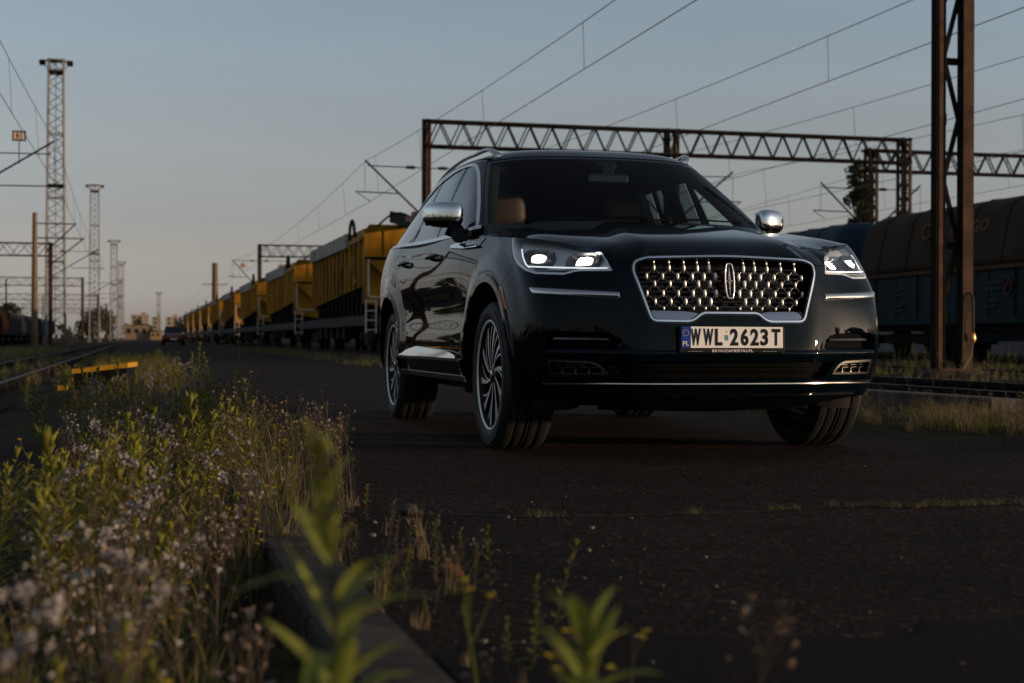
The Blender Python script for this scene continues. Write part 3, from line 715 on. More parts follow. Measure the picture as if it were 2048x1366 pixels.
mb = MB(); mb.box((px_, .0215, .5848), (.003, .473, .1015), PLATEWHITE, bev=.001); mb.box((px_, -.2395, .5848), (.003, .045, .1015), PLATEBLUE, bev=.001)
for k in range(12):
    a = k*math.pi/6; mb.box((px_+.0018, -.2395+.0145*math.sin(a), .606+.0145*math.cos(a)), (.001, .0032, .0032), PLATEYELLOW)
letters(mb, 'PL', PLATEWHITE, px_+.0015, -.255, -.224, .545, .566)
mb.build('plate_board', PL)
mb = MB()
for ch, a, b in (('W', 450, 512), ('W', 528, 590), ('L', 602, 648), ('2', 697, 748), ('6', 765, 813), ('2', 826, 878), ('3', 890, 938), ('T', 962, 1015)):
    letters(mb, ch, PLATEBLACK, px_+.0015, (a-714)*.00081, (b-714)*.00081, .5455, .6265, bold=.032)
mb.build('plate_characters', PL)
mb = MB(); mb.box((px_+.0018, (673-714)*.00081, .583), (.001, .018, .026), STICKER); mb.box((px_+.0018, (673-714)*.00081, .612), (.001, .010, .010), PLATEYELLOW); mb.build('plate_sticker', PL)
# --- greenhouse
t_ws = .845; GT = GREEN.t; g_of = lambda i: float(GT[len(GT)//2+i])
DLO = rpoly([(-.665, 1.15), (-.725, 1.231), (-.955, 1.395), (-1.285, 1.592), (-1.45, 1.664), (-1.60, 1.680), (-1.85, 1.680), (-2.33, 1.654), (-2.56, 1.626), (-2.98, 1.551), (-3.34, 1.44), (-3.62, 1.30), (-3.64, 1.15)], [.01, .05, .2, .1, .06, .08, .2, .2, .2, .2, .1, .04, .01])
dlo = poly_sdf(DLO); DL = lambda P: dlo(P[:, 0], P[:, 2])
linex = lambda P, xt, xb: xt+(xb-xt)*(1.67-P[:, 2])/(1.67-1.21)
pB0 = lambda P: linex(P, -1.655, -1.60); pB1 = lambda P: linex(P, -1.755, -1.78); pB2 = lambda P: linex(P, -1.80, -1.83)
pC0 = lambda P: linex(P, -2.30, -2.46); pC1 = lambda P: linex(P, -2.40, -2.54)
VG = grid(0, 1, .018)
vb = lambda P, uv: uv[:, 1]-.012
def green_side(sg):
    Ts = rng(t_ws, g_of(10), sg, .011)
    mb = MB(); patch(mb, GREEN, rng(t_ws+.004, g_of(13), sg, .011), VG, [lambda P, uv: -DL(P)-.001], PAINT, flange=.015); mb.build('pillar_and_cant_rail', CAR)
    mb = MB(); patch(mb, GREEN, Ts, grid(0, 1, .008), [lambda P, uv: .009-np.abs(DL(P)-.010)], SATIN, off=.003, flange=.012)
    patch(mb, GREEN, rng(tG(-.68), tG(-3.6), sg, .02), grid(-.035, .012, .006), [], SATIN, off=.012, flange=.012)
    mb.build('window_surround', CAR)
    mb = MB(); a = lambda P, uv: DL(P)-.018
    patch(mb, GREEN, Ts, VG, [a, lambda P, uv: P[:, 0]-pB0(P), lambda P, uv: -P[:, 0]-.80+.0*P[:, 2]], GLASSFRONT, off=-.004); mb.build('side_window', CAR)
    mb = MB(); patch(mb, GREEN, Ts, VG, [a, lambda P, uv: pB1(P)-P[:, 0], lambda P, uv: P[:, 0]-pC0(P)], GLASSDARK, off=-.004); mb.build('side_window', CAR)
    mb = MB(); patch(mb, GREEN, Ts, VG, [a, lambda P, uv: pC1(P)-P[:, 0]], GLASSDARK, off=-.004); mb.build('side_window', CAR)
    mb = MB(); patch(mb, GREEN, Ts, VG, [a, lambda P, uv: pB0(P)-P[:, 0], lambda P, uv: P[:, 0]-pB1(P)], BLACKGLOSS, off=-.002)
    patch(mb, GREEN, Ts, VG, [a, lambda P, uv: pC0(P)-P[:, 0], lambda P, uv: P[:, 0]-pC1(P)], BLACKGLOSS, off=-.002)
    patch(mb, GREEN, Ts, VG, [a, lambda P, uv: P[:, 0]+.805], BLACKMATT, off=-.002)
    for f0 in (pB0, pC0):
        patch(mb, GREEN, Ts, VG, [a, lambda P, uv: .006-np.abs(P[:, 0]-f0(P)-.004)], BLACKMATT, off=.001)
    mb.build('window_pillar', CAR)
def tG(x):
    lo, hi = g_of(3), g_of(11)
    for _ in range(40):
        q = .5*(lo+hi); P = GREEN(np.array([q]), np.array([0.]))[0]
        if P[0] > x: lo = q
        else: hi = q
    return .5*(lo+hi)
mirror_sides(green_side)
mb = MB(); patch(mb, GREEN, grid(-t_ws, t_ws, .02), grid(-.12, 1, .02), [lambda P, uv: uv[:, 1]+.1, lambda P, uv: .985-uv[:, 1]], GLASS); mb.build('windscreen', CAR)
mb = MB()
for c in ([lambda P, uv: uv[:, 1]-.965], [lambda P, uv: .03-uv[:, 1]], [lambda P, uv: np.abs(uv[:, 0])-t_ws+.03]):
    patch(mb, GREEN, grid(-t_ws, t_ws, .012), grid(-.12, 1, .015), c, BLACKGLOSS, off=-.004)
mb.build('windscreen_border', CAR)
mb = MB(); patch(mb, GREEN, np.concatenate([grid(g_of(11), g_of(13), .02)]), VG, [], GLASSDARK); patch(mb, GREEN, grid(g_of(-13), g_of(-11), .02), VG, [], GLASSDARK); mb.build('rear_window', CAR)
class Roof:
    def __call__(s, t, w):
        E = GREEN(t, np.ones(len(t))); sx = np.clip(E[:, 0], -3.3, -1.6)
        x = E[:, 0]*(1-w)+sx*w; y = E[:, 1]*(1-w)
        zt = spl([-3.8, -3.4, -3.0, -2.5, -2.0, -1.6, -1.3, -1.1], [1.555, 1.64, 1.708, 1.757, 1.778, 1.774, 1.750, 1.715], x)-.030*(y/.7)**2
        D = np.hypot(E[:, 0]-sx, E[:, 1]); h = 1-(1-np.clip(w, 0, 1))**np.maximum(D/.085, 2.)
        return np.stack([x, y, E[:, 2]+(zt-E[:, 2])*h], 1)
    def normal(s, t, w, e=2e-3):
        du = s(t+e, w)-s(t-e, w); dv = s(t, np.minimum(w+e, 1))-s(t, np.maximum(w-e, 0)); n = np.cross(du, dv)
        n /= np.maximum(np.linalg.norm(n, axis=1), 1e-12)[:, None]; n[n[:, 2] < 0] *= -1; return n
mb = MB(); patch(mb, Roof(), grid(float(GT[0]), float(GT[-1]), .02), np.concatenate([np.linspace(0, .3, 24), np.linspace(.3, .995, 20)[1:]]), [], PAINT); mb.build('roof', CAR)
# --- roof rails
RF = Roof(); _rt = np.linspace(g_of(3), g_of(11), 400); _rE = GREEN(_rt, np.ones(400))
def roof_rail(sg):
    xs = np.concatenate([[-1.325, -1.335, -1.355, -1.39, -1.44, -1.50], np.linspace(-1.58, -3.15, 26), [-3.2, -3.24, -3.26]])
    mb = MB(); V = []; k = 8
    for i, x in enumerate(xs):
        t = np.interp(-x, -_rE[:, 0], _rt); ey = np.interp(-x, -_rE[:, 0], _rE[:, 1]); ins = .045+.01*sstep(-x, 1.3, 1.5); wq = ins/ey
        y = ey-ins; zr = RF(np.array([t]), np.array([wq]))[0, 2]
        up = (.020+.014*(1-sstep(-x, 1.42, 1.75)))*sstep(-x, 1.325, 1.42)*sstep(x, -3.26, -3.12); wd = .016+.012*(1-sstep(-x, 1.36, 1.6)); hh = .012
        if i == 0: up = -.016
        for j in range(k):
            a = 2*math.pi*(j+.5)/k; V.append((x, sg*(y+wd*math.cos(a)), zr+up+.010+hh*math.sin(a)))
    n = len(xs); F = [(i*k+j, i*k+(j+1) % k, (i+1)*k+(j+1) % k, (i+1)*k+j) for i in range(n-1) for j in range(k)]+[tuple(range(k))[::-1]]
    if sg < 0: F = [f[::-1] for f in F]
    mb.add(V, F, SATIN); mb.build('roof_rail', CAR)
mirror_sides(roof_rail)
# --- door mirrors
def mirror(sg):
    root = empty('door_mirror', parent=CAR)
    cx, cy, cz = -.93, 1.03, 1.30
    def shell(zlo, zhi, m, sc=1., name='mirror_cap'):
        mb = MB(); nu, nv = 40, 28; V = []
        for i in range(nu):
            a = 2*math.pi*i/nu
            for j in range(nv+1):
                b = -math.pi/2+math.pi*j/nv; p = 3.4
                c_, s_ = math.cos(a), math.sin(a); cb, sb = math.cos(b), math.sin(b)
                f = lambda v, e: math.copysign(abs(v)**e, v)
                X = f(cb, .62)*f(c_, .8); Y = f(cb, .62)*f(s_, .8); Z = f(sb, .62)
                y = .110*Y*sc; z = .077*Z*sc*(1-.10*Y); x = (.085 if X > 0 else .055)*X*sc
                x += -.11*(Y*.5+.5)**1.3; z += .004*Y
                V.append((cx+x, sg*(cy+y), cz+z))
        V = np.array(V); F = []
        for i in range(nu):
            i2 = (i+1) % nu
            for j in range(nv):
                f = (i*(nv+1)+j, i2*(nv+1)+j, i2*(nv+1)+j+1, i*(nv+1)+j+1); zc = V[list(f), 2].mean()-cz
                if zlo <= zc < zhi: F.append(f if sg > 0 else f[::-1])
        mb.add(V, F, m); return mb.build(name, root)
    shell(-.040, 1, CHROME); shell(-1, -.036, BLACKGLOSS, .985, 'mirror_base')
    mb = MB(); mb.box((cx-.095, sg*cy, cz), (.012, .195, .12), BLACKGLOSS, bev=.005, rz=-sg*-.42); mb.build('mirror_glass', root)
    mb = MB()
    pts = [(cx+.01, sg*(cy-.02), cz-.075), (cx+.02, sg*(cy-.07), cz-.10), (cx+.10, sg*.97, cz-.135), (cx+.17, sg*.945, cz-.155), (cx+.22, sg*.91, cz-.165)]
    mb.tube(pts, [.05, .047, .037, .034, .03], BLACKMATT, 12); mb.build('mirror_arm', root)
mirror_sides(mirror)
# --- wheels
def wheel(x, sg):
    w = empty('wheel', (x, sg*.848, .3845), 0, CAR); o = sg
    mb = MB(); hw = .1375
    pr = [(.287, .118), (.293, .128), (.300, .1345), (.318, .1375), (.338, .1385), (.352, .136), (.366, .130), (.377, .118), (.3845, .104)]
    tread = []
    for a in (.104, .062, .056, .016, .010): pass
    ys = [(.3845, .104), (.3865, .085), (.3868, .066), (.3790, .0645), (.3790, .0555), (.3868, .054), (.3875, .016), (.3795, .0145), (.3795, .0055), (.3875, .004)]
    half = pr+ys[1:]
    prof = [(r, a) for r, a in half]+[(r, -a) for r, a in half[::-1]]
    n1 = len(pr); N = len(prof)
    mb.lathe(prof[:n1], RUBBER, axis=1, n=72); mb.lathe(prof[n1-1:N-n1+1], TREAD, axis=1, n=72); mb.lathe(prof[N-n1:], RUBBER, axis=1, n=72)
    # raised rings on the sidewalls
    for r in (.322, .356): mb.lathe([(r-.003, o*.1378), (r-.0015, o*.1398), (r+.0015, o*.1398), (r+.003, o*.1375)][::(1 if o > 0 else -1)], RUBBER, axis=1, n=72)
    mb.build('tyre', w)
    mb = MB(); y = lambda d: o*d
    lip = [(.290, .118), (.2905, .128), (.287, .131), (.279, .130), (.275, .124), (.268, .105), (.258, .06), (.25, -.10), (.287, -.12)]
    pf = [(r, y(a)) for r, a in lip]
    if o > 0: pf = pf
    mb.lathe(pf[:5][::-1] if o > 0 else pf[:5], MACHINED, axis=1, n=72); mb.lathe(pf[4:][::-1] if o > 0 else pf[4:], DARKALLOY, axis=1, n=72)
    # ten twisted blades, broad and narrow in turn
    for k in range(10):
        a0 = 2*math.pi*k/10+.12
        for part in range(2):
            V = []; n = 9
            for i in range(n+1):
                u = i/n; r = .050+u*.226; tw = a0-.34*(1-u)**1.5*o+(.0 if part == 0 else .30*u*o+.02*o)
                wd = (.010+.026*u**1.2) if part == 0 else (.006+.007*u)
                yy = .111-.003*u+.004*math.sin(3.1*u)-(.004 if part else 0)
                c, s_ = math.cos(tw), math.sin(tw)
                for q, dy in ((-.5, .0), (.5, .0), (.5, -.05), (-.5, -.05)):
                    V.append((r*c-q*wd*s_, y(yy+dy), r*s_+q*wd*c))
            F = []; G = []
            for i in range(n):
                b = 4*i
                F.append((b, b+1, b+5, b+4)); G += [(b+1, b+2, b+6, b+5), (b+3, b, b+4, b+7)]
            sgn = 1 if o < 0 else -1
            mb.add(V, [f[::sgn] for f in F], MACHINED, flat=True); mb.add(V, [f[::sgn] for f in G], DARKALLOY, flat=True)
    cap = [(0.0001, .120), (.026, .119), (.032, .116), (.034, .112), (.056, .110), (.062, .10), (.062, .0)]
    pf = [(r, y(a)) for r, a in cap]; mb.lathe(pf if o < 0 else pf[::-1], DARKALLOY, axis=1, n=30)
    mb.lathe([(r, y(a)) for r, a in ((.0001, .122), (.022, .1215), (.024, .120))][::(-1 if o > 0 else 1)], CHROME, axis=1, n=24)
    for k in range(5):
        a = 2*math.pi*k/5; mb.tube([(.046*math.cos(a), y(.10), .046*math.sin(a)), (.046*math.cos(a), y(.114), .046*math.sin(a))], .008, SATIN, 6)
    mb.build('rim', w)
    mb = MB(); pf = [(.0001, y(.035)), (.17, y(.035)), (.172, y(.03)), (.172, y(.008)), (.05, y(.0))]
    mb.lathe(pf[::-1] if o > 0 else pf, mat('brake_steel', (.12, .11, .10), .45, .8) if 'brake_steel' not in bpy.data.materials else bpy.data.materials['brake_steel'], axis=1, n=40)
    mb.box((-.14, y(.03), .05), (.06, .05, .16), BLACKMATT, bev=.01); mb.build('brake_disc', w)
for x in (0, -3.025):
    for sg in (1, -1): wheel(x, sg)
# --- floor pan, wheel wells, cabin
mb = MB(); mb.box((-1.55, 0, .36), (4.3, 1.30, .22), BLACKMATT); mb.box((-1.51, 0, .41), (1.95, 1.86, .10), BLACKMATT); mb.box((.30, 0, .60), (.80, 1.15, .50), BLACKMATT); mb.box((-3.7, 0, .45), (.7, 1.5, .2), BLACKMATT)
for k, (x, y) in enumerate(((-.9, -.5), (-1.5, .45), (-2.1, -.45))): mb.box((x, y, .235), (.5, .3, .05), BLACKMATT, bev=.015)
mb.tube([(.55, -.55, .245), (.62, 0, .235), (.55, .55, .245)], .02, BLACKMATT, 8)
mb.build('underbody', CAR)
for xc in (0, -3.025):
    for sg in (1, -1):
        mb = MB(); n = 28; V = []
        for i in range(n+1):
            a = math.pi*i/n; V += [(xc+.495*math.cos(a), sg*.60, .40+.495*math.sin(a)), (xc+.495*math.cos(a), sg*.985, .40+.495*math.sin(a))]
        F = [(2*i, 2*i+1, 2*i+3, 2*i+2) for i in range(n)]
        mb.add(V, F if sg > 0 else [f[::-1] for f in F], BLACKMATT)
        mb.add([(xc, sg*.60, .40)]+[V[2*i] for i in range(n+1)], [(0, i+1, i+2) for i in range(n)], BLACKMATT); mb.build('wheel_well', CAR)
mb = MB()
mb.box((-.60, 0, 1.10), (.50, 1.62, .12), CABIN, bev=.03); mb.box((-.82, 0, 1.02), (.2, 1.6, .25), CABIN, bev=.03); mb.box((-2.0, 0, .56), (3.2, 1.6, .06), CABIN); mb.box((-1.62, 0, .80), (.9, .28, .36), CABIN, bev=.03)
for sg in (1, -1): mb.box((-1.9, sg*.885, .87), (2.5, .04, .56), CABIN)
mb.box((-.42, 0, .92), (.03, 1.6, .5), CABIN)
mb.build('dashboard', CAR)
mb = MB(); patch(mb, Roof(), grid(g_of(-11), g_of(11), .06), np.linspace(.03, .99, 12), [], HEADLINER, off=-.035, inward=True)
for sg in (1, -1): patch(mb, GREEN, rng(t_ws, g_of(9), sg, .03), grid(.86, 1, .03), [], HEADLINER, off=-.03, inward=True)
mb.build('headliner', CAR)
for sg in (1, -1):
    mb = MB()
    G_ = lambda t, v, o: GREEN(np.array([sg*t]), np.array([v]))[0]-GREEN.normal(np.array([sg*t]), np.array([v]))[0]*o
    mb.tube([G_(t_ws-.012, v, .054) for v in np.linspace(-.15, .97, 9)], .045, CABIN, 10)
    mb.build('inner_pillar', CAR)
    mb = MB(); mb.tube([(-1.86, sg*.83, .95), (-1.85, sg*.78, 1.35), (-1.82, sg*.65, 1.64)], [.06, .05, .05], CABIN, 10); mb.build('inner_pillar', CAR)
    mb = MB(); mb.tube([(-2.58, sg*.82, 1.0), (-2.50, sg*.765, 1.35), (-2.40, sg*.63, 1.61)], [.085, .075, .075], CABIN, 10); mb.build('inner_pillar', CAR)
    mb = MB(); mb.tube([(-1.32, sg*.60, 1.645), (-1.7, sg*.645, 1.665), (-2.4, sg*.65, 1.645), (-3.0, sg*.62, 1.585)], .042, CABIN, 10); mb.build('inner_rail', CAR)
    mb = MB(); mb.tube([(-.72, sg*.865, 1.175), (-1.7, sg*.895, 1.19), (-2.8, sg*.89, 1.22)], .03, CABIN, 8); mb.build('door_sill_trim', CAR)
def seat(y):
    mb = MB()
    mb.box((-1.60, y, .70), (.52, .52, .16), LEATHER, bev=.06); R = np.array(Matrix.Rotation(R_(-14), 3, 'Y'))
    mb.box((-1.93, y, 1.02), (.15, .50, .60), LEATHER, R=R, bev=.065); mb.box((-1.90, y, 1.0), (.15, .30, .50), LEATHER, R=R, bev=.06)
    hd = []
    nu, nv = 24, 14; V = []
    for i in range(nu):
        a = 2*math.pi*i/nu
        for j in range(nv+1):
            b = -math.pi/2+math.pi*j/nv; f = lambda v, e: math.copysign(abs(v)**e, v)
            V.append((-2.0+.06*f(math.cos(b), .6)*f(math.cos(a), .7), y+.135*f(math.cos(b), .6)*f(math.sin(a), .7)*(1-.12*math.sin(b)), 1.43+.115*f(math.sin(b), .7)))
    F = [(i*(nv+1)+j, ((i+1) % nu)*(nv+1)+j, ((i+1) % nu)*(nv+1)+j+1, i*(nv+1)+j+1) for i in range(nu) for j in range(nv)]
    mb.add(V, F, LEATHER)
    for d in (-.05, .05): mb.tube([(-1.99, y+d, 1.27), (-2.0, y+d, 1.36)], .008, SATIN, 6)
    mb.build('seat', CAR)
for y in (-.40, .40): seat(y)
mb = MB()
for y in (-.42, 0, .42): mb.box((-2.85, y, 1.0), (.16, .42, .62), LEATHER, R=np.array(Matrix.Rotation(R_(-14), 3, 'Y')), bev=.06)
mb.build('rear_seat', CAR)
mb = MB(); th = np.linspace(0, 2*math.pi, 33)[:-1]
mb.tube([(-1.08-.07*math.sin(a), .40+.185*math.cos(a), 1.06+.175*math.sin(a)) for a in th], .016, CABIN, 8, closed=True); mb.box((-1.06, .40, 1.05), (.05, .15, .11), CABIN, bev=.03)
for a in (0, math.pi, -math.pi/2): mb.bar((-1.07, .40, 1.05), (-1.08-.07*math.sin(a), .40+.18*math.cos(a), 1.06+.17*math.sin(a)), .03, CABIN, .015)
mb.bar((-1.05, .4, 1.05), (-.85, .4, 1.0), .06, CABIN); mb.build('steering_wheel', CAR)
mb = MB(); mb.box((-1.02, .0, 1.545), (.03, .25, .065), BLACKGLOSS, bev=.014); mb.box((-1.06, 0, 1.60), (.05, .09, .07), BLACKMATT, bev=.015); mb.box((-1.09, 0, 1.63), (.05, .14, .05), BLACKMATT, bev=.015); mb.build('rear_view_mirror', CAR)
mb = MB()
for y0, y1 in ((-.62, .02), (.02, .62)):
    P0 = GREEN(np.array([y0]), np.array([.03]))[0]+[.012, 0, .004]; P1 = GREEN(np.array([y1]), np.array([.07]))[0]+[.012, 0, .006]
    mb.tube([P0, (P0+P1)/2+[.008, 0, .01], P1], [.008, .007, .004], RECESS, 6)
mb.build('wiper', CAR)
# ================================================================ the railway yard
def fast_mesh(name, V, F, mats, mi=None, smooth=False, parent=None):
    """V (n,3), F list of int arrays (k,3 or k,4)"""
    me = bpy.data.meshes.new(name); V = np.asarray(V, np.float32)
    ls = np.concatenate([f.ravel() for f in F]).astype(np.int32); tot = np.concatenate([np.full(len(f), f.shape[1]) for f in F]).astype(np.int32)
    me.vertices.add(len(V)); me.vertices.foreach_set('co', V.ravel()); me.loops.add(len(ls)); me.loops.foreach_set('vertex_index', ls)
    me.polygons.add(len(tot)); me.polygons.foreach_set('loop_start', np.concatenate([[0], np.cumsum(tot)[:-1]]).astype(np.int32))
    try: me.polygons.foreach_set('loop_total', tot)
    except Exception: pass
    if mi is not None: me.polygons.foreach_set('material_index', np.asarray(mi, np.int32))
    if smooth: me.polygons.foreach_set('use_smooth', np.ones(len(tot), bool))
    for m in mats: me.materials.append(m)
    me.update(calc_edges=True); o = bpy.data.objects.new(name, me); COL.objects.link(o)
    if parent: o.parent = parent
    return o
def vnoise(x, y, seed=0):
    r = np.random.default_rng(seed); o = np.zeros_like(x)
    for k in range(5):
        a = r.uniform(0, 2*math.pi); f = r.uniform(.6, 1.6); o += np.sin(f*(x*math.cos(a)+y*math.sin(a))+r.uniform(0, 6.3))
    return o/5
def gheight(v, u):
    z = np.interp(v, [-400, -60, -7.5, -4.6, -4.2, -1.3, -.9, -.2, .30, .34, .52, .9, 4.4, 4.7, 5.6, 6.4, 6.8, 9.3, 9.8, 11.4, 12, 30, 60, 400],
                  [-.3, -.25, -.22, -.18, -.27, -.27, -.20, -.16, -.15, -.10, -.004, -.006, -.006, -.003, .03, .05, -.03, -.03, .08, .08, 0, 0, .1, .2])
    w_ = np.where((v > .52) & (v < 4.55), 0, 1); return z+w_*.035*vnoise(v*2.2, u*1.9, 3)*np.clip(np.abs(v-2.5)/3, .3, 1.5)
# --- materials of the ground
def ground_mat():
    m = mat('yard_ground', (.04, .035, .028), .95, 0, .05); nt = m.node_tree; b = nt.nodes['Principled BSDF']; tc = nt.nodes.new('ShaderNodeTexCoord')
    def noise(sc, d=6):
        n = nt.nodes.new('ShaderNodeTexNoise'); n.inputs['Scale'].default_value = sc; n.inputs['Detail'].default_value = d; nt.links.new(tc.outputs['Object'], n.inputs['Vector']); return n
    r = nt.nodes.new('ShaderNodeValToRGB'); n1 = noise(.55); nt.links.new(n1.outputs['Fac'], r.inputs['Fac'])
    e = r.color_ramp.elements; e[0].position = .38; e[0].color = (.024, .018, .0135, 1); e[1].position = .62; e[1].color = (.036, .035, .013, 1)
    x = e.new(.5); x.color = (.042, .033, .021, 1)
    n2 = noise(22, 8); mx = nt.nodes.new('ShaderNodeMixRGB'); mx.blend_type = 'MULTIPLY'; mx.inputs[0].default_value = .8
    r2 = nt.nodes.new('ShaderNodeValToRGB'); r2.color_ramp.elements[0].position = .3; r2.color_ramp.elements[0].color = (.35, .33, .32, 1); r2.color_ramp.elements[1].position = .7; r2.color_ramp.elements[1].color = (1.3, 1.25, 1.2, 1)
    nt.links.new(n2.outputs['Fac'], r2.inputs['Fac']); nt.links.new(r.outputs[0], mx.inputs[1]); nt.links.new(r2.outputs[0], mx.inputs[2]); nt.links.new(mx.outputs[0], b.inputs['Base Color'])
    bp_ = nt.nodes.new('ShaderNodeBump'); bp_.inputs['Strength'].default_value = .8; bp_.inputs['Distance'].default_value = .03; nt.links.new(n2.outputs['Fac'], bp_.inputs['Height']); nt.links.new(bp_.outputs[0], b.inputs['Normal'])
    return m
def asphalt_mat():
    m = mat('asphalt', (.04, .036, .033), .9, 0, .06); nt = m.node_tree; b = nt.nodes['Principled BSDF']; tc = nt.nodes.new('ShaderNodeTexCoord')
    def noise(sc, d=6, rough=.6):
        n = nt.nodes.new('ShaderNodeTexNoise'); n.inputs['Scale'].default_value = sc; n.inputs['Detail'].default_value = d; n.inputs['Roughness'].default_value = rough; nt.links.new(tc.outputs['Object'], n.inputs['Vector']); return n
    big = noise(.5, 4); fine = noise(130, 4); vo = nt.nodes.new('ShaderNodeTexVoronoi'); vo.inputs['Scale'].default_value = 70; nt.links.new(tc.outputs['Object'], vo.inputs['Vector'])
    r = nt.nodes.new('ShaderNodeValToRGB'); e = r.color_ramp.elements; e[0].position = .33; e[0].color = (.0190, .0128, .0096, 1); e[1].position = .7; e[1].color = (.0310, .0212, .0162, 1); nt.links.new(big.outputs['Fac'], r.inputs['Fac'])
    # stones of the aggregate: each Voronoi cell its own grey
    rs = nt.nodes.new('ShaderNodeValToRGB'); e = rs.color_ramp.elements; e[0].position = 0; e[0].color = (.35, .33, .32, 1); e[1].position = 1; e[1].color = (3.0, 2.75, 2.5, 1)
    x = e.new(.72); x.color = (.95, .93, .9, 1); x = e.new(.93); x.color = (1.5, 1.42, 1.36, 1)
    sp = nt.nodes.new('ShaderNodeSeparateColor'); nt.links.new(vo.outputs['Color'], sp.inputs[0]); nt.links.new(sp.outputs[0], rs.inputs['Fac'])
    mx = nt.nodes.new('ShaderNodeMixRGB'); mx.blend_type = 'MULTIPLY'; mx.inputs[0].default_value = 1; nt.links.new(r.outputs[0], mx.inputs[1]); nt.links.new(rs.outputs[0], mx.inputs[2]); nt.links.new(mx.outputs[0], b.inputs['Base Color'])
    pn = noise(1.7, 9, .7); pr = nt.nodes.new('ShaderNodeMapRange'); pr.inputs['From Min'].default_value = .42; pr.inputs['From Max'].default_value = .72; pr.inputs['To Min'].default_value = .65; pr.inputs['To Max'].default_value = 1.3; nt.links.new(pn.outputs['Fac'], pr.inputs['Value'])
    vs_ = nt.nodes.new('ShaderNodeVectorMath'); vs_.operation = 'SCALE'; nt.links.new(mx.outputs[0], vs_.inputs[0]); nt.links.new(pr.outputs[0], vs_.inputs['Scale']); nt.links.new(vs_.outputs[0], b.inputs['Base Color'])
    ad = nt.nodes.new('ShaderNodeMath'); ad.operation = 'ADD'; nt.links.new(vo.outputs['Distance'], ad.inputs[0]); nt.links.new(fine.outputs['Fac'], ad.inputs[1])
    bp_ = nt.nodes.new('ShaderNodeBump'); bp_.inputs['Strength'].default_value = .55; bp_.inputs['Distance'].default_value = .006; nt.links.new(ad.outputs[0], bp_.inputs['Height']); nt.links.new(bp_.outputs[0], b.inputs['Normal'])
    return m
GROUND = ground_mat(); ASPHALT = asphalt_mat()
CONC = mat('old_concrete', (.16, .145, .125), .9, 0, .2, var=.55, vscale=3.5, bump=.5, bscale=40)
CONCDARK = mat('stained_concrete', (.045, .038, .031), .92, 0, .2, var=.6, vscale=5, bump=.6, bscale=50)
CONCMID = mat('weathered_concrete', (.095, .085, .073), .92, 0, .2, var=.6, vscale=4, bump=.6, bscale=50)
BALLAST = mat('dirty_ballast', (.05, .042, .036), .95, 0, .2, var=.75, vscale=9, bump=1., bscale=26)
RUST = mat('rusty_steel', (.090, .052, .034), .85, .05, .1, var=.45, vscale=4, bump=.15, bscale=60)
RUSTDARK = mat('dark_and_shaded_rusty_steel', (.012, .0095, .008), .85, 0, .08, var=.5, vscale=3)  # own dark steel tone; on pole and posts it paints the shaded faces
RAILTOP = mat('worn_rail_head', (.075, .055, .042), .5, .5, var=.3, vscale=6)
WOODS = mat('tarred_sleeper', (.03, .022, .017), .9, 0, .2, var=.6, vscale=12)
STEELGREY = mat('galvanised_lattice', (.17, .165, .16), .6, .3, var=.3, vscale=2)
WIRE = mat('wire_copper_grey', (.035, .033, .031), .6, .4)
INSUL = mat('brown_insulator', (.03, .015, .01), .3)
def plate(name, v0, v1, u0, u1, z, m, nu=2, wav=0.):
    us_ = np.linspace(u0, u1, nu); V = []
    for i, u in enumerate(us_):
        V += [(v0+wav*math.sin(u*2.3)+wav*.6*math.sin(u*6.1+1), u, z), (v1+wav*math.sin(u*1.9+2)+wav*.5*math.sin(u*5.3), u, z)]
    i = np.arange(nu-1)*2; return fast_mesh(name, V, [np.stack([i, i+1, i+3, i+2], 1)], [m])
# ground sheet, fine near the camera and reaching the horizon
gu = np.concatenate([[-3000, -600, -150], np.linspace(-40, 0, 21), np.linspace(.25, 30, 120), np.linspace(31, 120, 60), np.linspace(130, 700, 40), [1500, 5000]])
gv = np.concatenate([[-4000, -1000, -200, -60, -30], np.linspace(-15, -8, 8), np.linspace(-7.5, 7, 117), np.linspace(7.5, 32, 40), [45, 70, 200, 1000, 4000]])
aa, bb = np.meshgrid(gu, gv, indexing='ij'); zz_ = gheight(bb, aa); n_ = len(gv)
i_, j_ = np.meshgrid(np.arange(len(gu)-1), np.arange(n_-1), indexing='ij'); q_ = (i_*n_+j_).ravel()
tag(fast_mesh('ground', np.stack([bb.ravel(), aa.ravel(), zz_.ravel()], 1), [np.stack([q_, q_+1, q_+n_+1, q_+n_], 1)], [GROUND], smooth=True), kind='structure')
us_ = np.linspace(-60, 420, 1400); V = []
for u in us_: V += [(.50, u, 0), (4.55+.07*math.sin(u*1.9+2)+.05*math.sin(u*5.3)+.03*math.sin(u*11.), u, 0)]
i_ = np.arange(1399)*2; tag(fast_mesh('road', V, [np.stack([i_, i_+1, i_+3, i_+2], 1)], [ASPHALT]), kind='structure')
PATCH = mat('darker_asphalt_patch', (.0125, .0098, .0085), .9, 0, .06, var=.35, vscale=45, bump=.6, bscale=140)
us_ = np.linspace(.52, 4.2, 90); V = []
for x in us_: V += [(x, .4, .004), (x, 2.62+.16*(x-.5)*.6+.07*math.sin(x*3.1)+.04*math.sin(x*8.3)+.02*math.sin(x*21), .004)]
i_ = np.arange(89)*2; tag(fast_mesh('road_patch', V, [np.stack([i_, i_+2, i_+3, i_+1], 1)], [PATCH]), kind='structure')
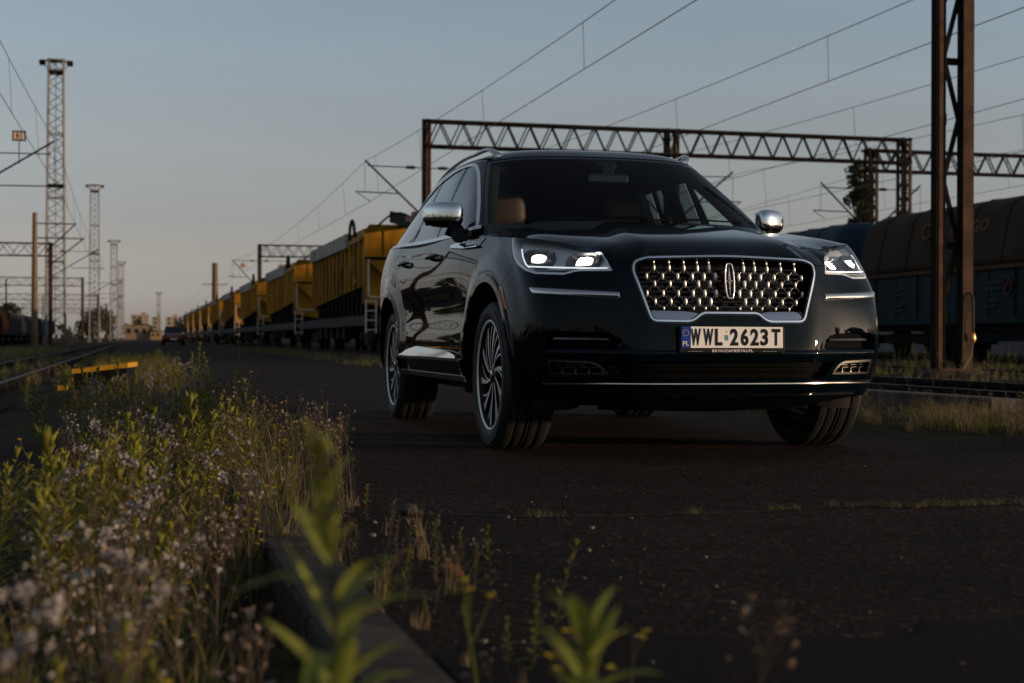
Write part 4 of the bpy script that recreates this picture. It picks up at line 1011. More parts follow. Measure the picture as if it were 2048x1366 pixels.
# --- kerb stones along the left edge, near the camera
kerb_lab = ['nearest concrete kerb stone at the edge of the flowering verge', 'chipped concrete kerb stone behind the tall blurred green plant', 'concrete kerb stone half hidden by weeds beside the asphalt']
for k in range(7):
    mb = MB(); u0 = 1.05+k*1.02
    mb.box((0, 0, 0), (.17, 1.0, .26), CONCDARK, bev=.012); o = mb.build('kerb_stone'); o.location = (.43+.008*math.sin(k*3.1), u0+.5, -.122); o.rotation_euler = (0, R_(1.5*math.sin(k*2.2)), R_(1.1*math.sin(k*1.7)))
    tag(o, kerb_lab[k] if k < 3 else 'sunken concrete kerb stone buried in the weeds along the road', 'kerb stone', 'kerb stones along the verge')
# --- tracks
def track(vc, ztop, u0, u1, lab, name='railway_track'):
    r = empty(name, (vc, u0, 0)); tag(r, lab, 'railway track', 'tracks of the yard'); L = u1-u0
    for s_ in (-.755, .755):
        mb = MB(); mb.box((s_, L/2, ztop-.022), (.07, L, .044), RUSTDARK); mb.box((s_, L/2, ztop+.0015), (.062, L, .003), RAILTOP); mb.box((s_, L/2, ztop-.09), (.018, L, .1), RUSTDARK); mb.box((s_, L/2, ztop-.147), (.14, L, .016), RUSTDARK)
        mb.build('rail', r)
    n = int(min(L, 130)/.62); mb = MB()
    for i in range(n): mb.box((.02*math.sin(i*7.), i*.62+.3, ztop-.21), (2.5, .24, .12), WOODS if i % 3 else CONCDARK)
    o = mb.build('sleepers', r); o['kind'] = 'stuff'
    return r
track(-2.75, -.11, -20, 420, 'rusty railway track running left of the flowering verge')
track(8.0, .135, -30, 420, 'railway track under the yellow hopper train')
track(12.95, .10, -30, 300, 'empty weedy railway track behind the rusty lattice pole')
track(22.7, .10, -60, 300, 'railway track under the dull grey and blue wagons')
track(-12.0, -.1, 30, 420, 'far left railway track under the open freight wagons')
# --- concrete slabs along the right verge
for k, (u0, L, dz, rz, lab) in enumerate(((12.6, 2.6, .0, .6, 'flat grey concrete slab with a snapped end right of the car'), (9.7, 2.75, .012, -.4, 'long cracked concrete slab at the right edge of the picture'), (15.4, 2.5, -.02, .3, 'concrete slab behind the headlight corner of the black car'))):
    mb = MB(); mb.box((0, 0, 0), (.42, L, .11), CONCMID, bev=.012); o = mb.build('concrete_slab'); o.location = (6.25, u0+L/2, .075+dz); o.rotation_euler = (R_(.4*rz), R_(2), R_(rz)); tag(o, lab, 'concrete slab', 'slabs beside the right track')
# --- lattice members
def zigzag(mb, a, b, off, n, w, m, ph=0):
    """lacing between line a..b and the same line shifted by off"""
    a = np.array(a, float); b = np.array(b, float); off = np.array(off, float)
    for i in range(n):
        p = a+(b-a)*i/n; q = a+(b-a)*(i+1)/n
        if (i+ph) % 2: mb.bar(p, q+off, w, m, w*.4)
        else: mb.bar(p+off, q, w, m, w*.4)
def portal(name, u, v0, v1, zt, hb, posts, label, group, dep=.55, zb=0., pitch=.86):
    r = empty(name, (0, u, 0)); tag(r, label, 'catenary portal', group)
    mb = MB(); zb_ = zt-hb
    for y in (-dep/2, dep/2):
        for z in (zt, zb_): mb.box(((v0+v1)/2, y, z), (v1-v0, .09, .09), RUSTDARK)
        n = int((v1-v0)/(pitch/2))
        for i in range(n):
            p = v0+(v1-v0)*i/n; q = v0+(v1-v0)*(i+1)/n; up = i % 2 == (0 if y < 0 else 0)
            sh = 0 if y < 0 else pitch*.28
            mb.bar((p+sh, y, zb_ if up else zt), (min(q+sh, v1), y, zt if up else zb_), .045, RUSTDARK, .045)
    for i in range(int((v1-v0)/.9)):
        p = v0+i*.9
        for z in (zt, zb_): mb.bar((p, -dep/2 if i % 2 else dep/2, z), (min(p+.9, v1), dep/2 if i % 2 else -dep/2, z), .04, RUSTDARK, .03)
    mb.build('truss_beam', r)
    for kind, v in posts:
        mb = MB(); top = zt+.08  # sun-side members in lighter rust, shaded members painted dark
        if kind == 'solid':
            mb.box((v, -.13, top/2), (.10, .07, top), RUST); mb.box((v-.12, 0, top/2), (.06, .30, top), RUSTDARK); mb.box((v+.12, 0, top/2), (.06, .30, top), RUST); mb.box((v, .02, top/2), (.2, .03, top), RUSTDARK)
        elif kind == 'pair':
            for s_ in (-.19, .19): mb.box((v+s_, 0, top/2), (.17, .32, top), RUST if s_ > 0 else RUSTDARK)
            zigzag(mb, (v-.11, 0, 0), (v-.11, 0, top), (.22, 0, 0), 14, .06, RUSTDARK)
        else:
            for s_ in (-.16, .16):
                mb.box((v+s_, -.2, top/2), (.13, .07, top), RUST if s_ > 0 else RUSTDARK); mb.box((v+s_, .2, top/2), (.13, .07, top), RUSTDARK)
                zigzag(mb, (v+s_, -.2, 0), (v+s_, -.2, top), (0, .4, 0), 16, .06, RUSTDARK)
            zigzag(mb, (v-.16, -.2, 0), (v-.16, -.2, top), (.32, 0, 0), 22, .05, RUSTDARK)
        mb.build('post', r)
    return r
def cantilever(root, vp, vt, z_post=5.0, z_tip=7.15, z_reg=5.95, z_tie=6.95, drop=False):
    """tubes from the post at vp to the wire over the track at vt (x = v in the portal's frame)"""
    mb = MB(); s_ = 1 if vt > vp else -1
    mb.bar((vp, 0, z_post), (vt, 0, z_tip), .075, RUSTDARK, n=6); mb.bar((vp+s_*.1, 0, z_tie-.03), (vt-s_*.1, 0, z_tie), .045, RUSTDARK, n=6)
    mb.bar((vp+s_*abs(vt-vp)*.42, 0, z_reg), (vt+s_*.35, 0, z_reg+.03), .05, RUSTDARK, n=6)
    mb.bar((vt+s_*.3, 0, z_reg), (vt-s_*.2, 0, 5.64), .03, RUSTDARK, n=5); mb.bar((vt, 0, z_tip-.1), (vt, 0, z_reg), .015, WIRE, n=4)
    if drop: mb.bar((vp, 0, 7.6), (vp, 0, z_post-.6), .17, RUSTDARK)
    mb.build('cantilever_arm', root)
    for a in (.25, .33):
        p = vp+(vt-vp)*a; z = z_tie-.02; mi_ = MB()
        mi_.lathe([(.001, -.22), (.03, -.2), (.075, -.16), (.04, -.12), (.085, -.07), (.045, -.03), (.085, .02), (.045, .06), (.08, .1), (.04, .14), (.03, .2), (.001, .22)][::-1], INSUL, (p, 0, z), axis=0, n=8)
        if a == .25: mi_.build('insulator', root)
P1 = portal('catenary_portal', 54.6, 10.35, 30.2, 8.66, .93, [('solid', 10.4), ('pair', 20.05), ('lattice', 30.0)], 'rusty steel catenary portal spanning the tracks behind the black car', 'catenary portals over the right tracks')
cantilever(P1, 10.4, 8.1); cantilever(P1, 10.4, 12.95); cantilever(P1, 20.05, 17.8); cantilever(P1, 20.05, 22.6)
P1b = portal('catenary_portal', 57.2, 29.6, 52, 8.55, .85, [('lattice', 29.9), ('lattice', 51)], 'second portal beam entering the right edge beside the rusty lattice pole', 'catenary portals over the right tracks')
cantilever(P1b, 29.9, 27.6); cantilever(P1b, 29.9, 32.2)
P2 = portal('catenary_portal', 119.4, 9.3, 30, 7.95, .9, [('solid', 9.35), ('pair', 20), ('solid', 30)], 'distant catenary portal rising above the third yellow wagon', 'catenary portals over the right tracks')
cantilever(P2, 9.35, 7.2, 4.4, 6.75, 5.4, 6.72); cantilever(P2, 9.35, 11.7, 4.4, 6.75, 5.4, 6.72)
for k, (u, lab) in enumerate(((119, 'nearest left catenary portal, its right post beside the first light tower'), (187, 'second left catenary portal, its right post at the second light tower'), (258, 'third left catenary portal seen under the second beam'), (330, 'fourth left catenary portal low over the freight wagons'), (400, 'farthest faint left catenary portal near the horizon'))):
    p = portal('catenary_portal', u, -58, -6.3, 7.75, .95, [('solid', -6.45), ('solid', -30), ('solid', -57)], lab, 'catenary portals over the left tracks', pitch=1.5)
    if k < 3:
        cantilever(p, -6.45, -2.9, 5.2, 7.4, 5.9, 7.2); cantilever(p, -15.2, -18, 4.4, 7.1, 5.9, 6.6, drop=True)
        if k == 0: cantilever(p, -16, -12.5, 4.4, 6.6, 5.7, 6.5, drop=True)
P0 = portal('catenary_portal', 54.6, -58, -6.3, 7.75, .95, [('solid', -6.45), ('solid', -30), ('solid', -57)], 'left cantilever arm and wires reaching in from the left edge of the picture', 'catenary portals over the left tracks')
cantilever(P0, -6.45, -2.85, 5.15, 7.45, 5.85, 7.0)
# --- overhead wires
def wires(vc, u0, u1, sup, lab, zc=5.6, zm=7.1, sag=.65, name='overhead_wire', drop=True, r1=.0085, off=0.):
    root = empty(name, (vc, 0, 0)); tag(root, lab, 'overhead wire', 'overhead wires')
    us_ = np.arange(u0, u1, 2.); 
    def zmess(u):
        t = ((u-sup) % 68.)/68.; return zm-sag*4*t*(1-t)
    st = lambda u: .25*(2*abs(((u-sup)/68.) % 2-1)-1)
    mb = MB(); mb.tube([(st(u)*.4, u, zmess(u)) for u in us_], r1, WIRE, 5); mb.build('messenger_wire', root)
    mb = MB(); mb.tube([(st(u), u, zc) for u in us_], r1, WIRE, 5); mb.build('contact_wire', root)
    if drop:
        for u in np.arange(sup-68*3+6, u1, 8.5):
            if u0 < u < min(u1, 130): mb = MB(); mb.bar((st(u)*.4, u, zmess(u)), (st(u), u, zc), .0085, WIRE, n=4); mb.build('dropper', root)
wires(8.0, -40, 330, 54.6, 'overhead wire pair climbing right from above the yellow wagons')
wires(12.95, -40, 300, 54.6, 'overhead wire pair crossing the sky to the top right of the lattice pole')
wires(17.8, -40, 300, 54.6, 'overhead wire pair passing behind the lattice pole at mid height')
wires(22.7, -40, 300, 54.6, 'overhead wire pair above the grey wagon')
wires(27.6, -40, 260, 54.6, 'lowest overhead wire pair over the warehouse roof')
wires(-2.85, -40, 330, 54.6, 'steep overhead wire pair at the left edge beside the number sign', zm=7.35)
wires(-12.2, 30, 330, 54.6, 'overhead wire pair left of the concrete mast', zm=7.0)
wires(-18, 30, 330, 54.6, 'overhead wire pair under the left portal beams', zm=7.0)
# --- the big rusty lattice pole on the right
def big_pole():
    r = empty('lattice_pole', (11.05, 18.75, .08)); tag(r, 'tall rusty steel lattice pole standing right of the car', 'lattice pole')
    Hh = 9.6
    for x0, nm in ((-.17, 'channel'), (.17, 'channel')):
        mb = MB(); s_ = 1 if x0 > 0 else -1
        w_ = .155 if s_ > 0 else .125
        cx = x0+s_*(.012 if s_ > 0 else .03)
        mb.box((cx+s_*.02, -.075, Hh/2), (w_ if s_ > 0 else .062, .012, Hh), RUST); mb.box((cx+s_*.02, -.062, Hh/2), (w_-.004, .012, Hh), RUSTDARK); mb.box((cx+s_*.02-s_*w_/2, 0, Hh/2), (.016, .16, Hh), RUSTDARK); mb.box((cx+s_*.02+s_*w_/2, 0, Hh/2), (.016, .16, Hh), RUSTDARK)  # lighter rust on the sunlit front plates, shade painted into the darker flanges
        if s_ < 0: pass
        mb.build(nm, r)
    mb = MB()
    n = 11
    for i in range(n):
        z0 = .15+i*.86; z1 = z0+.86
        a, b = (-.13, .10) if i % 2 else (.10, -.13)
        mb.bar((a, .02, z0), (b, .02, z1), .055, RUSTDARK, .05)
        if i % 3 == 1: mb.box((-.02, .03, z1-.05), (.30, .03, .10), RUSTDARK)
        mb.box((-.1, .06, z1), (.06, .05, .16), RUSTDARK)
    mb.build('lacing', r)
    mb = MB(); mb.box((0, 0, -.03), (.85, .62, .22), CONCDARK, bev=.03); mb.box((0, 0, .09), (.6, .4, .03), RUST); mb.build('footing', r)
    mb = MB(); pts = [(.10, -.12, .02), (.09, -.13, .5), (.10, -.13, 1.05), (.14, -.14, 1.15), (.20, -.14, 1.16), (.245, -.14, 1.08), (.25, -.14, .75), (.25, -.14, .60)]
    mb.tube(pts, .016, CABLE, 8); mb.tube([(.25, -.14, .47), (.22, -.15, .3), (.1, -.17, .12), (-.15, -.25, -.02), (-.4, -.32, -.06)], .008, CABLEGREY, 6); mb.build('cable', r)
    mb = MB(); mb.lathe([(.001, .0), (.03, .005), (.036, .05), (.03, .1), (.022, .13), (.001, .13)][::-1], BRASS, (.25, -.14, .47), axis=2, n=12); mb.build('cable_fitting', r)
CABLE = mat('black_cable', (.008, .008, .008), .5); CABLEGREY = mat('grey_cable', (.18, .15, .12), .6); BRASS = mat('brass_fitting', (.75, .42, .2), .3, .6)
big_pole()
# --- signs
SIGNW = mat('sign_white', (.80, .76, .70), .6, var=.15, vscale=6); SIGNO = mat('sign_orange_border', (.40, .15, .04), .6); SIGNB = mat('sign_black', (.012, .011, .011), .6); SIGNL = mat('sign_lettering', (.6, .42, .34), .6)
def diamond(v, u, z, s_, lab):
    r = empty('diamond_sign', (v, u, z)); tag(r, lab, 'sign', 'diamond signs'); 
    sq = lambda k, y, m, mb: mb.prism([(0, -k), (k, 0), (0, k), (-k, 0)], y, y+.015, m, 'y')
    mb = MB(); sq(s_, 0, SIGNO, mb); mb.build('sign_border', r); mb = MB(); sq(s_*.80, -.02, SIGNW, mb); mb.build('sign_face', r)
    mb = MB(); mb.prism([(-.12, -.10), (-.05, -.10), (-.05, 0), (.05, 0), (.05, -.10), (.12, -.10), (.12, .05), (0, .15), (-.12, .05)], -.04, -.025, SIGNB, 'y'); mb.build('sign_symbol', r)
    mb = MB(); mb.bar((0, .03, s_), (0, .03, 6.72-z), .04, RUSTDARK); mb.build('hanger', r)
diamond(8.05, 119.1, 6.28, .30, 'small diamond warning sign hanging left of the distant portal post'); diamond(11.0, 119.1, 6.28, .30, 'small diamond warning sign hanging right of the distant portal post')
r = empty('number_sign', (-4.0, 54.3, 7.56)); tag(r, 'black number board reading 131 mounted on the left cantilever arm', 'sign')
mb = MB(); mb.box((0, 0, 0), (.46, .03, .36), SIGNB, bev=.006); mb.build('sign_board', r)
mb = MB()
for ch, a, b in (('1', -.18, -.09), ('3', -.065, .065), ('1', .09, .18)): letters(mb, ch, SIGNL, .0, a, b, -.13, .13, bold=.03, R=((0, -.019, 0), (1, 0, 0), (0, 0, 1), (0, -1, 0)))
mb.build('sign_digits', r); mb = MB(); mb.bar((0, .03, -.15), (0, .03, -.95), .03, RUSTDARK); mb.build('sign_rod', r)
# --- floodlight towers
def tower(v, u, Hh, wb, wt, lab, detail=1, name='floodlight_tower'):
    r = empty(name, (v, u, -.2)); tag(r, lab, 'light tower', 'floodlight towers'); mb = MB(); n = 26 if detail else 18
    cor = lambda z: wb+(wt-wb)*z/Hh; tb = .12 if detail else .16
    for sx in (-1, 1):
        for sy in (-1, 1): mb.bar((sx*wb/2, sy*wb/2, .9), (sx*wt/2, sy*wt/2, Hh), tb, STEELGREY)
    for i in range(n):
        z0 = .9+(Hh-.9)*i/n; z1 = .9+(Hh-.9)*(i+1)/n; a = cor(z0)/2; b = cor(z1)/2
        for q in range(4):
            c, s_ = [(1, 0), (0, 1), (-1, 0), (0, -1)][q]; p = lambda x, y, z: (x*c-y*s_, x*s_+y*c, z)
            if i % 2: mb.bar(p(-a, -a, z0), p(b, -b, z1), tb*.55, STEELGREY)
            else: mb.bar(p(a, -a, z0), p(-b, -b, z1), tb*.55, STEELGREY)
            if i % 6 == 0: mb.bar(p(-b, -b, z1), p(b, -b, z1), tb*.8, STEELGREY)
    mb.bar((0, -wb*.35, 1), (0, -wt*.35, Hh), .06, STEELGREY)
    mb.build('lattice_shaft', r)
    mb = MB()
    for z in (Hh*.955, Hh*.56): mb.box((0, 0, z), (cor(z)+.12, cor(z)+.12, .22), RUSTDARK)
    mb.box((0, 0, Hh-.1), (wt+.3, wt+.3, .12), STEELGREY)
    for s_ in (-1, 1): mb.bar((s_*wt/2, 0, Hh-.1), (s_*(wt/2+.75), 0, Hh-.15), .1, STEELGREY); mb.bar((s_*wt/2, 0, Hh-.9), (s_*(wt/2+.6), 0, Hh-.3), .08, STEELGREY)
    mb.build('head_platform', r)
    for s_ in (-1, 1):
        for dy in (-.3, .3): mb = MB(); mb.box((s_*(wt/2+.55), dy, Hh-.28), (.5, .3, .38), RUSTDARK, bev=.05, rz=.3*s_); mb.build('floodlight', r)
    mb = MB()
    for sx in (-1, 1):
        for sy in (-1, 1): mb.box((sx*wb/2, sy*wb/2, .45), (.5, .5, .9), CONC, bev=.04)
    mb.build('plinth', r)
tower(-7.0, 137, 25.2, 1.62, 1.22, 'nearest and tallest steel floodlight tower above the left tracks')
tower(-6.9, 255, 26.0, 1.62, 1.3, 'second floodlight tower, just right of the tallest one')
tower(-5.6, 375, 24.5, 1.7, 1.4, 'third floodlight tower standing beside a portal end bracket', 0)
tower(-4.9, 470, 24.0, 1.7, 1.4, 'fourth floodlight tower, pale and thin', 0)
tower(-6.5, 570, 22.5, 1.8, 1.5, 'fifth faint floodlight tower close to the horizon', 0)
tower(8.7, 655, 20.3, 1.5, 1.2, 'lone faint mast standing over the end of the road', 0)
# --- tapered concrete mast with cantilevers
r = empty('concrete_mast', (-7.55, 118, -.2)); tag(r, 'tapered brown concrete mast left of the tallest floodlight tower', 'mast'); mb = MB()
mb.tube([(0, 0, 0), (0, 0, 10.2)], [.27, .17], mat('brown_concrete', (.17, .115, .07), .9, var=.3, vscale=3), 12); mb.build('mast_shaft', r)
mb = MB()
for z, L in ((9.4, 3.0), (8.3, 3.6)): mb.bar((0, 0, z), (L, 0, z), .09, RUSTDARK); mb.bar((L*.25, 0, z-2.2), (L, 0, z+.05), .09, RUSTDARK)
mb.build('cantilever_arm', r)
r = empty('concrete_mast', (7.0, 142, 0)); tag(r, 'short concrete mast peeking above the fourth yellow wagon', 'mast'); mb = MB(); mb.tube([(0, 0, 0), (0, 0, 7.6)], [.33, .26], bpy.data.materials['brown_concrete'], 10); mb.build('mast_shaft', r)
mb = MB(); mb.bar((-1.2, 0, 5.6), (1.2, 0, 5.6), .07, RUSTDARK); mb.build('cantilever_arm', r)
# --- yellow hopper train
YEL = mat('yellow_hopper_paint', (.44, .215, .010), .6, 0, .15, var=.35, vscale=1.6, col2=(.31, .14, .008), rvar=.1)
def fade(m, lo, hi):
    nt = m.node_tree; b = nt.nodes['Principled BSDF']; src = b.inputs['Base Color'].links[0].from_socket; oi = nt.nodes.new('ShaderNodeObjectInfo'); mr = nt.nodes.new('ShaderNodeMapRange')
    mr.inputs['To Min'].default_value = lo; mr.inputs['To Max'].default_value = hi; sc_ = nt.nodes.new('ShaderNodeVectorMath'); sc_.operation = 'SCALE'
    nt.links.new(oi.outputs['Random'], mr.inputs['Value']); nt.links.new(src, sc_.inputs[0]); nt.links.new(mr.outputs[0], sc_.inputs['Scale']); nt.links.new(sc_.outputs[0], b.inputs['Base Color'])
def grime(m, col=(.012, .009, .007), amt=.6, sc=(1.2, 1.2, .25)):
    # vertical streaks of dirt
    nt = m.node_tree; b = nt.nodes['Principled BSDF']; src = b.inputs['Base Color'].links[0].from_socket; tc = nt.nodes.new('ShaderNodeTexCoord'); mp = nt.nodes.new('ShaderNodeMapping'); mp.inputs['Scale'].default_value = sc
    n = nt.nodes.new('ShaderNodeTexNoise'); n.inputs['Scale'].default_value = 2.6; n.inputs['Detail'].default_value = 7; r_ = nt.nodes.new('ShaderNodeMapRange'); r_.inputs['From Min'].default_value = .5; r_.inputs['From Max'].default_value = .75; r_.inputs['To Max'].default_value = amt
    mx = nt.nodes.new('ShaderNodeMixRGB'); mx.inputs[2].default_value = (*col, 1); nt.links.new(tc.outputs['Object'], mp.inputs['Vector']); nt.links.new(mp.outputs[0], n.inputs['Vector']); nt.links.new(n.outputs['Fac'], r_.inputs['Value']); nt.links.new(r_.outputs[0], mx.inputs[0]); nt.links.new(src, mx.inputs[1]); nt.links.new(mx.outputs[0], b.inputs['Base Color'])
grime(YEL, (.05, .03, .012), .7); fade(YEL, .7, 1.08)
BLK = mat('sooty_black_steel', (.0035, .0032, .003), .85, 0, .2); FRG = mat('dusty_grey_frame', (.040, .036, .034), .85, var=.3, vscale=2)
TARP = mat('grey_side_board', (.40, .36, .31), .8, var=.25, vscale=2); RED = mat('dull_red_paint', (.16, .02, .018), .5); RAILW = mat('white_handrail', (.52, .46, .36), .5)
def hopper():
    r = empty('hopper_wagon', (8.0, 0, .135)); LF = 18.8; L = 13.9; mb = MB()
    # yellow hopper: inclined lower edge, ribs on the long sides
    zt = 3.70; zl0, zl1 = 2.02, 1.62; x0 = 1.5
    prof = [(0, zl0), (.0, zt), (L-.8, zt), (L-.8, zl1)]
    for s_ in (-1, 1):
        V = [(s_*x0, .35, zl0), (s_*x0, .35, zt), (s_*x0, L-.6, zt), (s_*x0, L-.6, zl1)]; W = [(s_*(x0-.06), *p[1:]) for p in V]
        F = [(0, 1, 2, 3), (4, 7, 6, 5), (0, 4, 5, 1), (1, 5, 6, 2), (2, 6, 7, 3), (3, 7, 4, 0)]
        mb.add(V+W, F if s_ < 0 else [f[::-1] for f in F], YEL, flat=True)
        for i in range(13):
            y = .9+i*1.0; zl = zl0+(zl1-zl0)*(y/L)
            mb.box((s_*(x0+.05), y, (zl+3.35)/2), (.10, .13, 3.35-zl), YEL)
        mb.box((s_*(x0+.05), L/2-.1, 3.40), (.14, L-1.2, .10), YEL)
        mb.bar((s_*(x0+.1), 3.0, 3.35), (s_*(x0+.1), 1.4, 2.1), .06, YEL); mb.bar((s_*(x0+.1), 4.2, 3.35), (s_*(x0+.1), 5.2, 1.9), .06, YEL)
    mb.build('hopper_side', r)
    # end walls: full width on top, tapering to the chute
    for y, d in ((.30, -1), (L-.6, 1)):
        mb = MB(); poly = [(-1.5, 2.85), (-1.5, 3.62), (-1.36, 3.82), (1.36, 3.82), (1.5, 3.62), (1.5, 2.85), (.55, 1.55), (-.12, 1.55)]
        mb.prism(poly, y-.05, y+.05, YEL, 'y')
        mb.box((0, y+d*.07, 2.82), (3.0, .06, .07), RUSTDARK); mb.box((-.9, y+d*.06, 3.3), (.06, .05, .9), YEL)
        mb.prism([(-1.5, 2.85), (-.12, 1.55), (-.12, 1.25), (-1.5, 1.5)], y+.25 if d < 0 else y-.35, y+.35 if d < 0 else y-.25, YEL, 'y')
        mb.build('end_wall', r)
    # grey side board along the upper edge
    mb = MB(); mb.box((-1.63, 8.15, 3.51), (.05, 10.1, .44), TARP)
    for i in range(11): mb.box((-1.665, 3.3+i*.98, 3.51), (.02, .05, .44), TARP)
    mb.box((-1.67, 11.9, 3.50), (.03, .45, .28), YEL); mb.build('side_board', r)
    # black lower body with ribs, underframe, tanks
    mb = MB(); mb.box((0, L/2, 1.45), (2.7, L-1.6, 1.0), BLK)
    for i in range(12): mb.box((-1.40, 1.2+i, 1.5), (.10, .10, .95), BLK)
    mb.tube([(-1.05, 1.6, 1.95), (-1.05, 2.9, 1.95)], .24, FRG, 12); mb.box((-1.2, 3.6, 1.75), (.35, .5, .5), BLK); mb.box((-1.2, L-1.6, 1.9), (.5, 1.2, .5), BLK)
    mb.build('lower_hopper', r)
    mb = MB(); mb.box((-1.42, LF/2, .98), (.12, LF, .30), FRG); mb.box((1.42, LF/2, .98), (.12, LF, .30), FRG); mb.box((0, .08, .98), (2.9, .16, .34), FRG); mb.box((0, LF-.08, .98), (2.9, .16, .34), FRG)
    mb.box((0, LF/2, .9), (1.0, LF, .22), BLK)
    for i in range(5): mb.box((-1.2, 6+i*1.6, .62), (.3, .5, .4), BLK)
    for s_ in (-.85, .85):
        for y in (-.3, LF+.3): mb.tube([(s_, y+(.3 if y < 0 else -.3), .95), (s_, y, .95)], [.08, .08], BLK, 8); mb.tube([(s_, y-.02, .95), (s_, y+.02, .95)], [.2, .2], BLK, 12)
    mb.build('underframe', r)
    for yb in (2.6, LF-2.6):
        for dy in (-.9, .9):
            w_ = empty('wheelset', (0, yb+dy, .46), 0, r)
            for s_ in (-1, 1): mb = MB(); pf = [(.001, .07), (.40, .07), (.46, .06), (.46, -.05), (.49, -.06), (.49, -.075), (.001, -.075)]; pf = [(a, b*s_) for a, b in pf]; mb.lathe(pf if s_ < 0 else pf[::-1], RUSTDARK, (s_*.75, 0, 0), axis=0, n=24); mb.build('wheel', w_)
        mb = MB(); 
        for s_ in (-1.02, 1.02): mb.box((s_, yb, .55), (.12, 2.9, .28), BLK, bev=.04); mb.box((s_, yb, .42), (.14, .8, .35), BLK); [mb.box((s_*1.02, yb+d, .46), (.16, .34, .34), BLK, bev=.05) for d in (-.9, .9)]
        mb.box((0, yb, .6), (2.0, .5, .3), BLK); mb.build('bogie', r)
    # handrails at the near end, ladder, conveyor boom over the coupling
    for xa, xb in ((-1.42, -.45), (.2, 1.2)):
        mb = MB(); mb.tube([(xa, .05, 2.78), (xa, .02, 1.75), (xa+.06, .02, 1.66), (xb, .02, 1.66)] if xa < 0 else [(xa, .0, 1.7), (xa, .0, 2.78), (xa+.06, .0, 2.86), (xb, .0, 2.86)], .03, RAILW, 8); mb.build('handrail', r)
    mb = MB()
    for x in (-1.5, -1.2): mb.bar((x, -.02, .6), (x, -.02, 1.6), .035, RAILW)
    for k in range(4): mb.bar((-1.5, -.02, .7+.28*k), (-1.2, -.02, .7+.28*k), .03, RAILW)
    mb.build('ladder', r)
    mb = MB(); R = np.array(Matrix.Rotation(R_(7), 3, 'X'))
    for s_ in (-.55, .55): mb.box((s_, -1.0, 3.86), (.08, 4.6, .34), BLK, R=R)
    mb.box((0, -1.0, 3.75), (1.1, 4.6, .05), FRG, R=R); mb.box((0, -3.1, 3.62), (1.35, .7, .62), RED, R=R, bev=.05); mb.box((-.62, -2.6, 3.75), (.12, 1.3, .12), RED, R=R)
    mb.tube([(0, -3.35, 3.55), (0, -3.35, 3.55001)], .01, BLK, 4)
    mb.build('conveyor_boom', r)
    mb = MB(); th = np.linspace(0, math.pi, 12)
    mb.tube([(-1.55, 2.6+.55*math.cos(a), 3.55+.55*math.sin(a)) for a in th], .05, BLK, 6); mb.build('hose', r); mb = MB(); mb.tube([(-1.2+.9*t, -.2-1.6*t, 3.72+.35*math.sin(t*3.1)) for t in np.linspace(0, 1, 8)], .03, BLK, 6); mb.build('hose', r)
    mb = MB(); mb.box((0, 7.0, 3.70), (2.4, 12.5, .10), FRG, bev=.04); mb.box((0, 16.2, 2.2), (1.0, 4.6, .25), BLK, R=np.array(Matrix.Rotation(R_(16), 3, 'X'))); mb.box((.4, 16.5, 1.5), (1.4, 2.2, .8), BLK, bev=.05); mb.build('belt_floor', r)
    return r
hp = hopper(); labs = ['nearest yellow hopper wagon with white handrails, partly behind the car', 'second yellow hopper wagon of the train behind the car', 'third yellow hopper wagon, below the distant portal post', 'fourth yellow hopper wagon, below the short concrete mast', 'fifth yellow hopper wagon in the line', 'sixth yellow hopper wagon in the line', 'seventh small yellow hopper wagon in the line', 'eighth yellow hopper wagon, nearly end-on by the road', 'last tiny yellow hopper wagon at the end of the train']
for k in range(9):
    o = hp if k == 0 else copy_tree(hp)
    o.location = (8.0, 43.55+20.3*k, .135); tag(o, labs[k], 'hopper wagon', 'yellow hopper wagons of the train')
